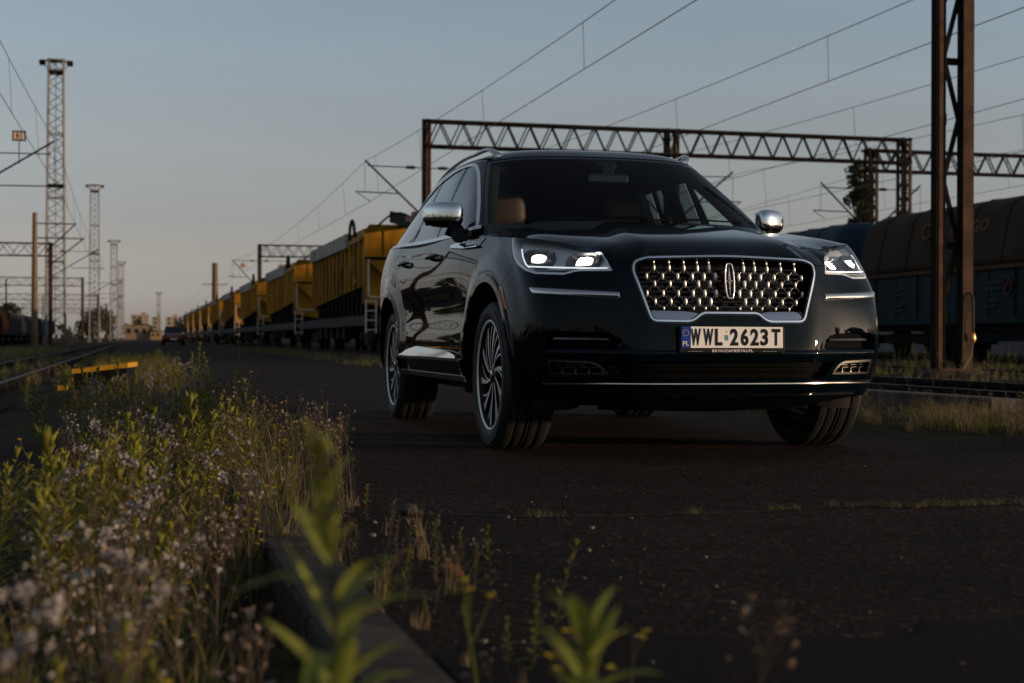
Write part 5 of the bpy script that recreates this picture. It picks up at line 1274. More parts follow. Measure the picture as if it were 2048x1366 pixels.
# --- grey and blue covered wagons on the right
GREYROOF = mat('dull_grey_wagon_paint', (.036, .022, .011), .8, var=.4, vscale=.9, bump=.1, bscale=20); BLUEW = mat('dark_blue_wagon_paint', (.004, .020, .027), .7, var=.5, vscale=.8); BLUE2 = mat('blue_wagon_paint', (.008, .032, .055), .65, var=.4, vscale=.8)
grime(GREYROOF, (.03, .02, .013), .7); grime(BLUEW, (.03, .02, .014), .75); grime(BLUE2, (.03, .03, .03), .6)
RUSTED = mat('wagon_rust_strip', (.07, .04, .022), .85, var=.4, vscale=3); LETT = mat('faded_wagon_lettering', (.13, .075, .035), .8); PALE = mat('faded_marking', (.035, .032, .028), .8); REDW = mat('faded_red_ring', (.075, .03, .028), .7)
def covered(body, roof):
    r = empty('covered_wagon', (22.7, 0, .10)); L = 14.0
    mb = MB(); prof = [(-1.42, 2.42), (-1.50, 2.5), (-1.47, 2.62), (-1.36, 3.2), (-1.22, 3.78), (-1.08, 4.02), (-.7, 4.2), (0, 4.26)]; prof = prof+[(-a, b) for a, b in prof[::-1][1:]]
    k = len(prof); ys_ = [0, .08, .35, L-.35, L-.08, L]; sc = [.90, .965, 1, 1, .965, .90]; V = []
    for y, s_ in zip(ys_, sc):
        for a, b in prof: V.append((a*(.94+.06*s_), y, 2.42+(b-2.42)*s_))
    F = [(i*k+j, (i+1)*k+j, (i+1)*k+j+1, i*k+j+1) for i in range(5) for j in range(k-1)]; mb.add(V, F, roof); mb.add(V[:k], [tuple(range(k))], roof, flat=True); mb.add(V[-k:], [tuple(range(k))[::-1]], roof, flat=True)
    for y in np.arange(1.4, L-1, 1.62): mb.tube([(a*1.006, y, b+.008) for a, b in prof], .022, roof, 5)
    mb.build('hopper_roof', r)
    mb = MB(); mb.box((0, L/2, 1.72), (2.84, L-.3, 1.36), body); mb.box((-1.46, L/2, 2.36), (.10, L-.1, .10), RUSTED); mb.box((-1.45, L/2, 1.0), (.08, L-.2, .16), body)
    for y in np.arange(.9, L, 2.42): mb.box((-1.44, y, 1.72), (.06, .10, 1.3), body); mb.box((-1.425, y+1.2, 1.72), (.03, .05, 1.3), body)
    mb.build('side_doors', r)
    mb = MB(); mb.box((0, L/2, .86), (2.5, L, .22), BLK); mb.box((-.3, L/2, .65), (1.6, L*.5, .4), BLK)
    for s_ in (-.85, .85):
        for y in (-.25, L+.25): mb.tube([(s_, y, .92), (s_, y+(.35 if y < 0 else -.35), .92)], [.09, .09], BLK, 8); mb.tube([(s_, y-.02, .92), (s_, y+.02, .92)], [.2, .2], BLK, 10)
    mb.build('underframe', r)
    for yb in (2.3, L-2.3):
        mb = MB()
        for s_ in (-1.02, 1.02): mb.box((s_, yb, .52), (.14, 2.6, .3), BLK, bev=.04)
        mb.box((0, yb, .58), (2.1, .4, .2), BLK)
        mb.build('bogie', r)
        for dy in (-.9, .9):
            for s_ in (-1, 1): mb = MB(); mb.tube([(s_*.68, yb+dy, .46), (s_*.82, yb+dy, .46)], .46, RUSTDARK, 20); mb.build('wheel', r)
    return r
def face(mb, txt, m, y0, y1, z0, z1, x=-1.5, tilt=0., bold=.01):
    # lettering on the left side of a wagon, read from the road: right is -y
    c, s_ = math.cos(tilt), math.sin(tilt); letters(mb, txt, m, 0, 0, y1-y0, 0, z1-z0, bold=bold, R=((x, y1, z0), (0, -1, 0), (s_, 0, c), (-c, 0, s_)), depth=.006)
c0 = covered(BLUEW, GREYROOF); c0.location = (22.7, 27.4, .10); tag(c0, 'long dull grey and dark blue covered wagon behind the rusty lattice pole', 'covered wagon', 'covered wagons on the right track')
mb = MB(); face(mb, 'CARGO', LETT, 7.1, 8.95, 3.34, 3.66, x=-1.345, tilt=.237); 
th = np.linspace(.6, 2*math.pi-.6, 20); mb.tube([(-1.305+.05*math.sin(a), 10.2-.24*math.cos(a), 3.5+.2*math.sin(a)) for a in th], .04, LETT, 6); mb.build('wagon_lettering', c0)
mb = MB(); th = np.linspace(0, 2*math.pi, 25)[:-1]; mb.tube([(-1.50, 5.94+.17*math.cos(a), 1.85+.22*math.sin(a)) for a in th], .03, REDW, 6, closed=True); mb.lathe([(.001, 0), (.2, 0)], PALE, (-1.47, 5.94, 1.85), axis=0, n=24); mb.bar((-1.51, 5.86, 2.0), (-1.51, 6.02, 1.7), .06, REDW)
for k, (y, z, w_) in enumerate(((11.6, 1.9, .5), (11.6, 1.75, .4), (11.55, 1.45, .6), (11.5, 1.32, .35), (6.6, 1.95, .6), (6.6, 1.8, .7), (6.6, 1.5, .5), (6.7, 1.36, .4))): mb.box((-1.485, y, z), (.008, w_, .06), PALE)
mb.build('wagon_markings', c0)
c1 = covered(BLUE2, BLUE2)
for o, u, lab in ((c1, 43.4, 'blue covered wagon just right of the car mirror, behind the grey wagon'), (copy_tree(c1), 59.4, 'farther blue covered wagon above the right fender of the car')):
    o.location = (22.7, u, .10); tag(o, lab, 'covered wagon', 'covered wagons on the right track')
# --- warehouse behind the wagons
WALLP = mat('pale_warehouse_wall', (.24, .22, .20), .9, var=.3, vscale=.6); ROOFB = mat('blue_grey_roof_sheet', (.17, .19, .22), .6, var=.25, vscale=.5); BRICKR = mat('red_brick', (.20, .085, .05), .9, var=.35, vscale=1.5); WINDARK = mat('dark_window', (.015, .017, .02), .15)
def shed(v0, v1, u0, u1, h, hr, lab, wall=WALLP, roof=ROOFB, name='warehouse', nwin=10):
    r = empty(name, ((v0+v1)/2, (u0+u1)/2, 0)); tag(r, lab, 'building'); W, D = v1-v0, u1-u0
    mb = MB(); mb.box((0, 0, h/2), (W, D, h), wall); mb.build('wall', r)
    mb = MB(); V = [(-W/2-.5, -D/2-.4, h), (W/2+.5, -D/2-.4, h), (0, -D/2-.4, h+hr), (-W/2-.5, D/2+.4, h), (W/2+.5, D/2+.4, h), (0, D/2+.4, h+hr)]
    mb.add(V, [(0, 2, 5, 3), (1, 4, 5, 2), (0, 1, 2), (3, 5, 4), (0, 3, 4, 1)], roof, flat=True); mb.build('roof', r)
    for i in range(nwin):
        mb = MB(); mb.box((-W/2-.01, -D/2+D*(i+.5)/nwin, h*.6), (.06, D/nwin*.55, h*.3), WINDARK); mb.build('window', r)
        mb = MB(); mb.box((-W/2+W*(i+.5)/nwin, -D/2-.01, h*.6), (W/nwin*.55, .06, h*.3), WINDARK); mb.build('window', r)
    return r
shed(34, 52, 30, 66, 5.6, 1.0, 'long warehouse with a blue grey sheet roof behind the grey wagon')
shed(44, 62, 88, 120, 5.9, .7, 'low warehouse with orange sunlight put into its roof colour, above the right fender of the car', roof=BRICKR)  # reddish roof colour stands in for low sun on the top edges
r = shed(46, 53, 66.5, 74, 7.0, .35, 'small flat roofed brick block above the warehouse', BRICKR, BRICKR, 'brick_block', 3)
# --- far buildings at the end of the road
shed(-3.8, 3.2, 480, 500, 4.6, .2, 'low pale brick workshop at the end of the left tracks', mat('pale_brick', (.22, .155, .11), .9, var=.3, vscale=.5), RUSTDARK, 'workshop', 3)
SUNW = mat('cream_render', (.27, .215, .18), .9)
def block(v, u, w, d, h, lab):
    r = empty('apartment_block', (v, u, 0)); tag(r, lab, 'building', 'far apartment blocks'); mb = MB(); mb.box((0, 0, h/2), (w, d, h), SUNW); mb.box((w*.2, 0, h+.8), (w*.3, d*.6, 1.6), SUNW); mb.build('wall', r)
    n = int(h/3)
    for k in range(n):
        mb = MB()
        for i in range(int(w/4)): mb.box((-w/2+4*i+2, -d/2-.02, 2+k*3), (1.6, .1, 1.4), WINDARK)
        mb.build('window_row', r)
block(1.5, 1020, 11.5, 10, 16, 'sunlit cream apartment block left of the lone mast'); block(12.5, 1060, 6, 8, 15, 'narrow sunlit apartment block beside the cream one'); block(24, 1080, 9, 10, 15.5, 'sunlit apartment block right of the lone mast')
shed(3.9, 11.4, 478, 490, 2.6, .2, 'long low sunlit wall of sheds behind the red car', mat('ochre_wall', (.26, .16, .085), .9), RUSTDARK, 'low_shed', 5)
# --- open freight wagons far left
def gondola(m1, m2):
    r = empty('freight_wagon', (-12, 0, -.1)); L = 12.8; mb = MB(); mb.box((0, L/2, 1.95), (2.8, L, 1.6), m1)
    for i in range(9): mb.box((1.43, .5+i*1.47, 1.95), (.1, .14, 1.6), m2); mb.box((-1.43, .5+i*1.47, 1.95), (.1, .14, 1.6), m2)
    mb.box((0, L/2, 2.78), (2.95, L+.05, .10), m2); mb.build('wagon_body', r)
    mb = MB(); mb.box((0, L/2, 1.02), (2.6, L+.3, .24), BLK); mb.build('underframe', r)
    for yb in (2.2, L-2.2):
        mb = MB(); mb.box((1.05, yb, .55), (.14, 2.6, .3), BLK); mb.box((-1.05, yb, .55), (.14, 2.6, .3), BLK); mb.box((0, yb, .62), (2.1, .4, .2), BLK); mb.build('bogie', r)
        for dy in (-.9, .9): mb = MB(); mb.tube([(-.8, yb+dy, .46), (.8, yb+dy, .46)], .46, RUSTDARK, 14); mb.build('wheelset', r)
    return r
BROWNW = mat('brown_wagon_paint', (.10, .035, .022), .8, var=.4, vscale=.8); BLUE3 = mat('faded_blue_wagon_paint', (.03, .085, .18), .75, var=.4, vscale=.8); GREYW = mat('slate_wagon_paint', (.045, .05, .06), .8, var=.4, vscale=.8)
gs = {0: gondola(BROWNW, RUSTDARK), 1: gondola(BLUE3, BLUE3), 2: gondola(GREYW, GREYW)}; used = set()
glabs = ['brown open freight wagon at the left edge behind the grass', 'blue open freight wagon between two brown ones at the left edge', 'second brown open freight wagon left of the concrete mast', 'slate grey freight wagon directly behind the concrete mast', 'slate grey freight wagon just right of the concrete mast', 'brown freight wagon between the first two light towers', 'blue freight wagon by the second light tower', 'farthest brown freight wagon below the third light tower']
for k, (c, vv) in enumerate(((0, 0), (1, 0), (0, 0), (2, 0), (2, 0), (0, 0), (1, 0), (0, 0))):
    o = gs[c] if c not in used else copy_tree(gs[c]); used.add(c); o.location = (-12, 92+14.2*k, -.1); tag(o, glabs[k], 'freight wagon', 'open freight wagons on the left')
# --- red car far down the road
def small_car():
    r = empty('red_car', (2.7, 118, 0)); tag(r, 'small dark red car far down the road', 'car'); RC = mat('dark_red_car_paint', (.10, .008, .008), .3, coat=1)
    mb = MB(); st = [(-.35, .50, .86), (-.2, .32, .92), (0, .25, .93), (1.1, .22, 1.0), (3.0, .22, 1.0), (3.9, .25, .98), (4.15, .35, .93), (4.25, .5, .85)]
    V = []; F = []
    for y, zb, zt in st:
        for x, z in ((-.78, zb), (-.86, zb+.2), (-.86, zt-.15), (-.76, zt), (.76, zt), (.86, zt-.15), (.86, zb+.2), (.78, zb)): V.append((x, y, z))
    for i in range(len(st)-1):
        for j in range(8): F.append((i*8+j, (i+1)*8+j, (i+1)*8+(j+1) % 8, i*8+(j+1) % 8))
    F += [tuple(range(8)), tuple(range(len(V)-1, len(V)-9, -1))]; mb.add(V, F, RC, flat=True); mb.build('body', r)
    mb = MB(); V = []; st = [(.75, .72, .98), (1.5, .60, 1.44), (2.9, .60, 1.45), (3.7, .72, .98)]
    for y, x, z in st: V += [(-x, y, z), (x, y, z)]
    V += [(-.74, 1.5, .98), (.74, 1.5, .98), (-.74, 2.9, .98), (.74, 2.9, .98)]
    mb.add(V, [(0, 1, 3, 2), (4, 5, 7, 6), (0, 2, 8), (1, 9, 3), (2, 4, 10, 8), (3, 9, 11, 5), (4, 6, 10), (5, 11, 7)], WINDARK, flat=True); mb.build('window', r)
    mb = MB(); mb.box((0, 2.2, 1.46), (1.16, 1.42, .05), RC, bev=.02); mb.build('roof', r)
    for x in (-.62, .62): mb = MB(); mb.box((x, -.30, .72), (.3, .1, .14), PALE, bev=.03); mb.build('headlight', r)
    mb = MB(); mb.box((0, -.36, .48), (.5, .03, .11), SIGNW); mb.build('number_plate', r)
    for x in (-.75, .75):
        for y in (.45, 3.2): mb = MB(); mb.tube([(x-.1, y, .31), (x+.1, y, .31)], .31, BLK, 16); mb.build('wheel', r)
small_car()
# --- low painted barrier block in the verge
r = empty('barrier_block', (-.40, 18.4, -.15), R_(-8)); tag(r, 'low black block with a tilted yellow top edge among the weeds', 'barrier block'); YB = mat('chipped_yellow_paint', (.50, .25, .02), .6, var=.3, vscale=9)
mb = MB(); mb.prism([(-.27, 0), (.30, 0), (.31, .37), (-.29, .30)], -.25, .5, BLK, 'y'); mb.build('block_body', r)
mb = MB(); mb.prism([(-.31, .30), (.33, .375), (.33, .43), (-.31, .355)], -.29, .54, YB, 'y'); mb.build('top_edge', r)
mb = MB(); mb.box((-.42, -.2, .13), (.12, .12, .06), YB, bev=.01); mb.bar((-.36, -.2, .16), (-.3, -.2, .28), .04, YB); mb.build('foot', r)
# ================================================================ vegetation
def leafmat(name, c, var=.45, tr=.25):
    m = mat(name, c, .65, 0, .3, var=var, vscale=5); nt = m.node_tree; b = nt.nodes['Principled BSDF']; out = [n for n in nt.nodes if n.type == 'OUTPUT_MATERIAL'][0]
    t = nt.nodes.new('ShaderNodeBsdfTranslucent'); mx = nt.nodes.new('ShaderNodeMixShader'); mx.inputs[0].default_value = tr
    src = b.inputs['Base Color'].links[0].from_socket if b.inputs['Base Color'].links else None
    if src: nt.links.new(src, t.inputs[0])
    nt.links.new(b.outputs[0], mx.inputs[1]); nt.links.new(t.outputs[0], mx.inputs[2]); nt.links.new(mx.outputs[0], out.inputs['Surface']); return m
LEAFG = leafmat('weed_leaf_green', (.215, .205, .030)); LEAFD = leafmat('weed_leaf_dark', (.135, .140, .026)); DRY = leafmat('dry_stalk', (.215, .160, .112), .4, .1); GRASSG = leafmat('grass_blade', (.150, .145, .036)); GRASSY = leafmat('straw_blade', (.25, .185, .095))
FLUFF = mat('seed_fluff', (.30, .275, .265), .9, 0, .1); YFLOW = mat('yellow_petals', (.60, .44, .02), .7); TREEG = leafmat('tree_leaves', (.045, .060, .020)); TREED = leafmat('tree_leaves_dark', (.026, .036, .014)); BARK = mat('tree_bark', (.05, .038, .028), .9, 0, .2, var=.5, vscale=8)
VM = [LEAFG, LEAFD, DRY, GRASSG, GRASSY, FLUFF, YFLOW]
class Tpl:
    def __init__(s): s.V = []; s.Q = []; s.M = []
    def quad(s, a, b, c, d, m):
        k = len(s.V); s.V += [a, b, c, d]; s.Q.append((k, k+1, k+2, k+3)); s.M.append(m)
    def ribbon(s, pts, ws, side, m):
        P = [np.asarray(p, float) for p in pts]; k = len(s.V); sd = np.asarray(side, float)
        for p, w in zip(P, ws): s.V += [p-sd*w/2, p+sd*w/2]
        for i in range(len(P)-1): s.Q.append((k+2*i, k+2*i+1, k+2*i+3, k+2*i+2)); s.M.append(m)
    def stem(s, pts, w, m):
        for a in (0, 1.05, 2.1): s.ribbon(pts, np.linspace(w, w*.5, len(pts)), (math.cos(a), math.sin(a), 0), m)
    def leaf(s, base, dr, up, L, W, m, droop=.4):
        d = np.array(dr, float); d /= np.linalg.norm(d); sd = np.cross(d, (0, 0, 1.)); n = np.linalg.norm(sd); sd = sd/n if n > .05 else np.array([1., 0, 0]); nn = np.cross(sd, d)
        mid = []; lf = []; rt = []
        for i, (t, w) in enumerate(((0, .15), (.22, .75), (.5, 1.), (.78, .62), (1., .03))):
            p = np.array(base)+d*L*t-np.array([0, 0, 1.])*droop*L*t*t; mid.append(p); lf.append(p+sd*W*w/2+nn*W*w*.18); rt.append(p-sd*W*w/2+nn*W*w*.18)
        k = len(s.V); s.V += mid+lf+rt
        for i in range(4): s.Q += [(k+i, k+i+1, k+5+i+1, k+5+i), (k+i+1, k+i, k+10+i, k+10+i+1)]; s.M += [m, m]
    def fin(s): return np.array(s.V, float), np.array(s.Q, int), np.array(s.M, int)
def t_leafy(r, H=.34, L=.07, W=.013, n=26, m=0, top=True):
    t = Tpl(); bx, by = r.uniform(-.04, .04, 2); pts = [(bx*q*q, by*q*q, H*q) for q in np.linspace(0, 1, 5)]; t.stem(pts, H*.016, m if r.random() < .6 else 2)
    for i in range(n):
        q = .12+.86*(i/n)**.85; a = i*2.4+r.uniform(-.3, .3); el = r.uniform(.2, .7)+q*.5
        l = L*(1.15-.55*q)*r.uniform(.8, 1.2); t.leaf((bx*q*q, by*q*q, H*q), (math.cos(a)*math.cos(el), math.sin(a)*math.cos(el), math.sin(el)), 0, l, W*r.uniform(.8, 1.2), m, r.uniform(.1, .6))
    if top:
        for i in range(9): a = i*2.4; t.leaf((bx, by, H), (math.cos(a)*.35, math.sin(a)*.35, 1), 0, L*.55*r.uniform(.6, 1), W*.8, m, .1)
    return t.fin()
def t_grass(r, H=.22, n=14, m=3, w=.004, spread=.5):
    t = Tpl()
    for i in range(n):
        a = r.uniform(0, 6.28); sp = r.uniform(.1, spread); h = H*r.uniform(.5, 1.1); b = np.array([r.normal(0, .018), r.normal(0, .018), 0]); d = np.array([math.cos(a), math.sin(a), 0])
        pts = [b+d*h*sp*q*q+np.array([0, 0, h*q*(1-.18*sp*q*q)]) for q in (0, .4, .75, 1)]; t.ribbon(pts, [w, w*.9, w*.6, w*.1], (-d[1], d[0], 0), m)
    return t.fin()
def t_head(r, H=.32, kind='fluff', nb=6):
    t = Tpl(); bx, by = r.uniform(-.05, .05, 2); stem_m = 2 if r.random() < .75 else 0
    pts = [(bx*q*q, by*q*q, H*q*.8) for q in np.linspace(0, 1, 4)]; t.stem(pts, .004, stem_m)
    for i in range(4): a = r.uniform(0, 6.28); q = r.uniform(.1, .6); t.leaf((bx*q*q, by*q*q, H*.8*q), (math.cos(a), math.sin(a), .6), 0, .035, .006, 2 if r.random() < .6 else 1, .4)
    for i in range(nb):
        a = r.uniform(0, 6.28); q = r.uniform(.55, 1.); b = np.array([bx*q*q, by*q*q, H*.8*q]); e = b+np.array([math.cos(a)*r.uniform(.01, .045), math.sin(a)*r.uniform(.01, .045), H*r.uniform(.10, .28)])
        t.stem([b, (b+e)/2+[0, 0, -.004], e], .0022, stem_m)
        if kind == 'fluff':
            R = r.uniform(.0038, .0078)
            for j in range(9):
                d = r.normal(size=3); d /= np.linalg.norm(d); s2 = np.cross(d, r.normal(size=3)); s2 /= np.linalg.norm(s2); c = e+d*R*.5
                t.quad(c-s2*R*.6-d*R*.5, c+s2*R*.6-d*R*.5, c+s2*R*.7+d*R*.4, c-s2*R*.7+d*R*.4, 5)
        elif kind == 'yellow':
            for j in range(6):
                a2 = j*1.05+r.uniform(0, .4); d = np.array([math.cos(a2), math.sin(a2), r.uniform(.1, .9)]); t.leaf(e, d, 0, .0095, .0062, 6, .1)
        else:
            for j in range(4):
                d = r.normal(size=3); d[2] = abs(d[2]); d /= np.linalg.norm(d); s2 = np.cross(d, (0.3, .2, 1)); s2 /= np.linalg.norm(s2); R = r.uniform(.003, .005); t.quad(e-s2*R, e+s2*R, e+s2*R*.6+d*R*3, e-s2*R*.6+d*R*3, 2)
    return t.fin()
def t_corymb(r, H=.38):
    t = Tpl(); bx, by = r.uniform(-.05, .05, 2); t.stem([(bx*q*q, by*q*q, H*.75*q) for q in np.linspace(0, 1, 5)], .006, 2 if r.random() < .6 else 0)
    for i in range(10): a = i*2.4; q = .1+.6*i/10; t.leaf((bx*q*q, by*q*q, H*.75*q), (math.cos(a), math.sin(a), .5), 0, .05*(1-.4*q), .008, 0 if r.random() < .5 else 2, .5)
    for i in range(5):
        a = i*1.3+r.uniform(-.3, .3); q = .72+.07*i; b = np.array([bx*q*q, by*q*q, H*.75*q]); e = b+np.array([math.cos(a)*.035, math.sin(a)*.035, H*.14]); t.stem([b, (b+e)/2+[0, 0, -.006], e], .0035, 2)
        for k in range(5):
            f = e+np.array([r.normal(0, .012), r.normal(0, .012), r.uniform(.008, .03)]); t.stem([e, (e+f)/2, f], .002, 2); R = r.uniform(.006, .0095)
            for j in range(8):
                d = r.normal(size=3); d /= np.linalg.norm(d); s2 = np.cross(d, r.normal(size=3)); s2 /= np.linalg.norm(s2); g = f+d*R*.5; t.quad(g-s2*R*.6-d*R*.5, g+s2*R*.6-d*R*.5, g+s2*R*.7+d*R*.4, g-s2*R*.7+d*R*.4, 5)
    return t.fin()
def scatter(name, tpls, pos, sc, label=None, group=None):
    r = RNG; Vs = []; Qs = []; Ms = []; k = 0; pick = r.integers(0, len(tpls), len(pos)); rot = r.uniform(0, 6.28, len(pos)); ln = r.normal(0, .09, (len(pos), 2))
    for i, p in enumerate(pos):
        V, Q, M = tpls[pick[i]]; c, s_ = math.cos(rot[i]), math.sin(rot[i]); W = V*sc[i]
        X = np.stack([W[:, 0]*c-W[:, 1]*s_+W[:, 2]*ln[i, 0]+p[0], W[:, 0]*s_+W[:, 1]*c+W[:, 2]*ln[i, 1]+p[1], W[:, 2]+p[2]], 1)
        Vs.append(X); Qs.append(Q+k); Ms.append(M); k += len(V)
    o = fast_mesh(name, np.concatenate(Vs), [np.concatenate(Qs)], VM, np.concatenate(Ms)); tag(o, label, None, group, 'stuff'); return o
r = RNG
TL = [t_leafy(r, r.uniform(.26, .38), r.uniform(.055, .085), r.uniform(.007, .0115), r.integers(20, 32), 0) for _ in range(6)]+[t_leafy(r, r.uniform(.2, .3), .05, .014, 22, 1) for _ in range(4)]
TF = [t_head(r, r.uniform(.26, .40), 'fluff', r.integers(5, 10)) for _ in range(9)]; TY = [t_head(r, r.uniform(.26, .40), 'yellow', r.integers(4, 8)) for _ in range(6)]; TD = [t_head(r, r.uniform(.24, .42), 'dry', r.integers(6, 12)) for _ in range(8)]
TG_ = [t_grass(r, r.uniform(.15, .30), r.integers(10, 18), 3) for _ in range(6)]; TS = [t_grass(r, r.uniform(.16, .30), r.integers(9, 16), 4, .0035) for _ in range(6)]
def pts_in(n, v0, v1, u0, u1, keep=None, ubias=1.0):
    v = r.uniform(v0, v1, n); u = u0+(u1-u0)*r.random(n)**ubias
    k = np.ones(n, bool) if keep is None else keep(v, u); v, u = v[k], u[k]
    return np.stack([v, u, gheight(v, u)-.005], 1)
clump = lambda f, sd, th=-.1: (lambda v, u: vnoise(v*f, u*f, sd) > th)
vleft = lambda v, u: (v > -.24-.019*(u-1)-.12*vnoise(u*.9, u*.2, 5)) & (v < .21+.36*sstep(u, 3.4, 5.2)+.12*vnoise(u*1.3, v, 8))
def veg(name, tp, P, s0, s1): return scatter(name, tp, P, r.uniform(s0, s1, len(P)))
def both(*f): return lambda v, u: np.all([g(v, u) for g in f], axis=0)
V0 = np.concatenate([pts_in(330, -1.6, .45, 1.25, 4.2, vleft), pts_in(1100, -1.8, .75, 4, 13, vleft), pts_in(900, -2, .85, 13, 45, vleft)])
veg('grass_tufts', TG_+TG_+TS, V0, .7, 1.25)
veg('leafy_weeds', TL, np.concatenate([pts_in(190, -.8, .30, 1.9, 4.4, both(vleft, clump(2.2, 21, -.1))), pts_in(620, -1.5, .6, 4.2, 13, both(vleft, clump(1.6, 22, -.12))), pts_in(760, -1.8, .95, 13, 45, vleft)]), .65, 1.15)
veg('fluffy_seed_heads', TF, np.concatenate([pts_in(22, -.32, .16, 1.05, 1.7), pts_in(90, -.9, .30, 1.5, 4.2, both(vleft, clump(2.0, 31, -.25))), pts_in(560, -1.5, .55, 4.0, 13, both(vleft, clump(1.7, 32, -.05))), pts_in(60, -1.6, .8, 13, 24, vleft)]), .7, 1.15)
veg('yellow_flowers', TY, np.concatenate([pts_in(50, -.9, .26, 1.5, 4.2, both(vleft, clump(2.0, 41, .0))), pts_in(420, -1.5, .6, 4.0, 13, both(vleft, clump(1.5, 42, -.05))), pts_in(700, -1.9, .95, 13, 48, vleft)]), .8, 1.25)
veg('dry_weed_stalks', TD, np.concatenate([pts_in(260, -1.0, .34, 1.3, 4.2, vleft), pts_in(620, -1.5, .75, 4, 13, vleft), pts_in(330, -1.8, .95, 13, 45, vleft), pts_in(110, .40, .85, 5.2, 12)]), .6, 1.1)
veg('edge_weeds', TD+TL+TS, np.concatenate([pts_in(60, .50, .80, 3.2, 6.2), pts_in(30, .34, .56, 3.4, 5.2), pts_in(16, .52, .75, 2.2, 3.4)]), .25, .55)
veg('leafy_clump', TL[:6], np.concatenate([pts_in(70, -.45, .12, 3.2, 6.0), pts_in(60, -.2, .45, 6, 10)]), .85, 1.25)
TB_ = [t_leafy(r, r.uniform(.30, .42), r.uniform(.10, .135), r.uniform(.015, .021), r.integers(18, 26), 0) for _ in range(5)]; TC = [t_corymb(r, r.uniform(.34, .46)) for _ in range(6)]
veg('broad_leaved_weeds', TB_, np.concatenate([pts_in(18, -.28, .10, 3.6, 5.2), pts_in(16, -.1, .40, 5.4, 8), pts_in(26, -.7, .5, 8, 13, clump(1.2, 52, 0)), pts_in(60, -1.2, .9, 13, 30, clump(.8, 53, -.1))]), .75, 1.15)
veg('pale_flower_clusters', TC, np.concatenate([pts_in(2, -.28, .1, 1.2, 2.0), pts_in(22, -.6, .25, 2.0, 4.6, both(vleft, clump(1.9, 61, -.1))), pts_in(90, -1.1, .3, 4.6, 10, both(vleft, clump(1.5, 62, 0))), pts_in(40, -1.3, .6, 10, 20, vleft)]), .75, 1.1)
# right verge, track sides and the far grass
TW = [t_grass(r, r.uniform(.08, .2), r.integers(12, 22), 3 if k % 2 else 4, .004, 1.5) for k in range(8)]
veg('verge_grass', TW, np.concatenate([pts_in(3400, 4.6, 5.95, 6, 22, lambda v, u: (vnoise(v*2.6, u*2.1, 71) > -.12) & (r.random(len(v)) < sstep(v, 4.5, 5.2))), pts_in(1700, 4.5, 6.6, 20, 75), pts_in(160, 6.5, 7.0, 8, 30)]), .35, 1.0)
veg('verge_weeds', TL+TD+TD, np.concatenate([pts_in(420, 4.8, 5.95, 6, 22), pts_in(420, 4.7, 6.6, 22, 75), pts_in(50, 6.5, 7, 8, 26)]), .25, .7)
veg('track_side_grass', TG_+TS+TG_, np.concatenate([pts_in(800, 9.5, 12.0, 12, 34), pts_in(800, 13.8, 21, 18, 45), pts_in(120, 7.3, 8.7, 10, 40)]), .3, .75)
veg('track_side_weeds', TL+TD, np.concatenate([pts_in(90, 9.4, 11.6, 12, 32), pts_in(160, 13.9, 20.5, 18, 42), pts_in(40, 6.6, 9.4, 11, 24)]), .6, 1.5)
veg('field_grass', TG_+TG_+TS, np.concatenate([pts_in(2600, -9.5, -4.3, 24, 100), pts_in(120, -2.3, -1.2, 24, 70), pts_in(120, -3.2, -2.3, 26, 60)]), .8, 1.6)
cu_ = np.concatenate([r.uniform(.8, .9, 22), r.uniform(1.2, 1.35, 14), r.uniform(1.75, 1.8, 8), r.uniform(2.05, 2.2, 16), r.uniform(2.3, 3.3, 190)]); cv_ = 4.80-.32*np.clip(cu_-.8, 0, .7)+.12*np.clip(cu_-1.5, 0, .8)-.08*np.clip(cu_-2.3, 0, 2)+.02*np.sin(cu_*9)
veg('crack_grass', [t_grass(r, .2, 12, 3, .006, 1.6) for _ in range(3)]+[t_grass(r, .18, 12, 4, .005, 1.6) for _ in range(3)], np.stack([cu_, cv_+r.normal(0, .012, len(cu_)), 0*cu_+.002], 1), .06, .17)
V = []; Q = []
cs = np.linspace(.8, 3.6, 120); cc = 4.80-.32*np.clip(cs-.8, 0, .7)+.12*np.clip(cs-1.5, 0, .8)-.08*np.clip(cs-2.3, 0, 2)+.02*np.sin(cs*9)+.006*np.sin(cs*37)
for x, y in zip(cs, cc): w_ = .003+.004*abs(math.sin(x*23)); V += [(x, y-w_, .004), (x, y+w_, .004)]
i = np.arange(119)*2; tag(fast_mesh('road_crack', V, [np.stack([i, i+2, i+3, i+1], 1)], [mat('crack_dirt', (.05, .04, .022), .95)]), kind='structure')
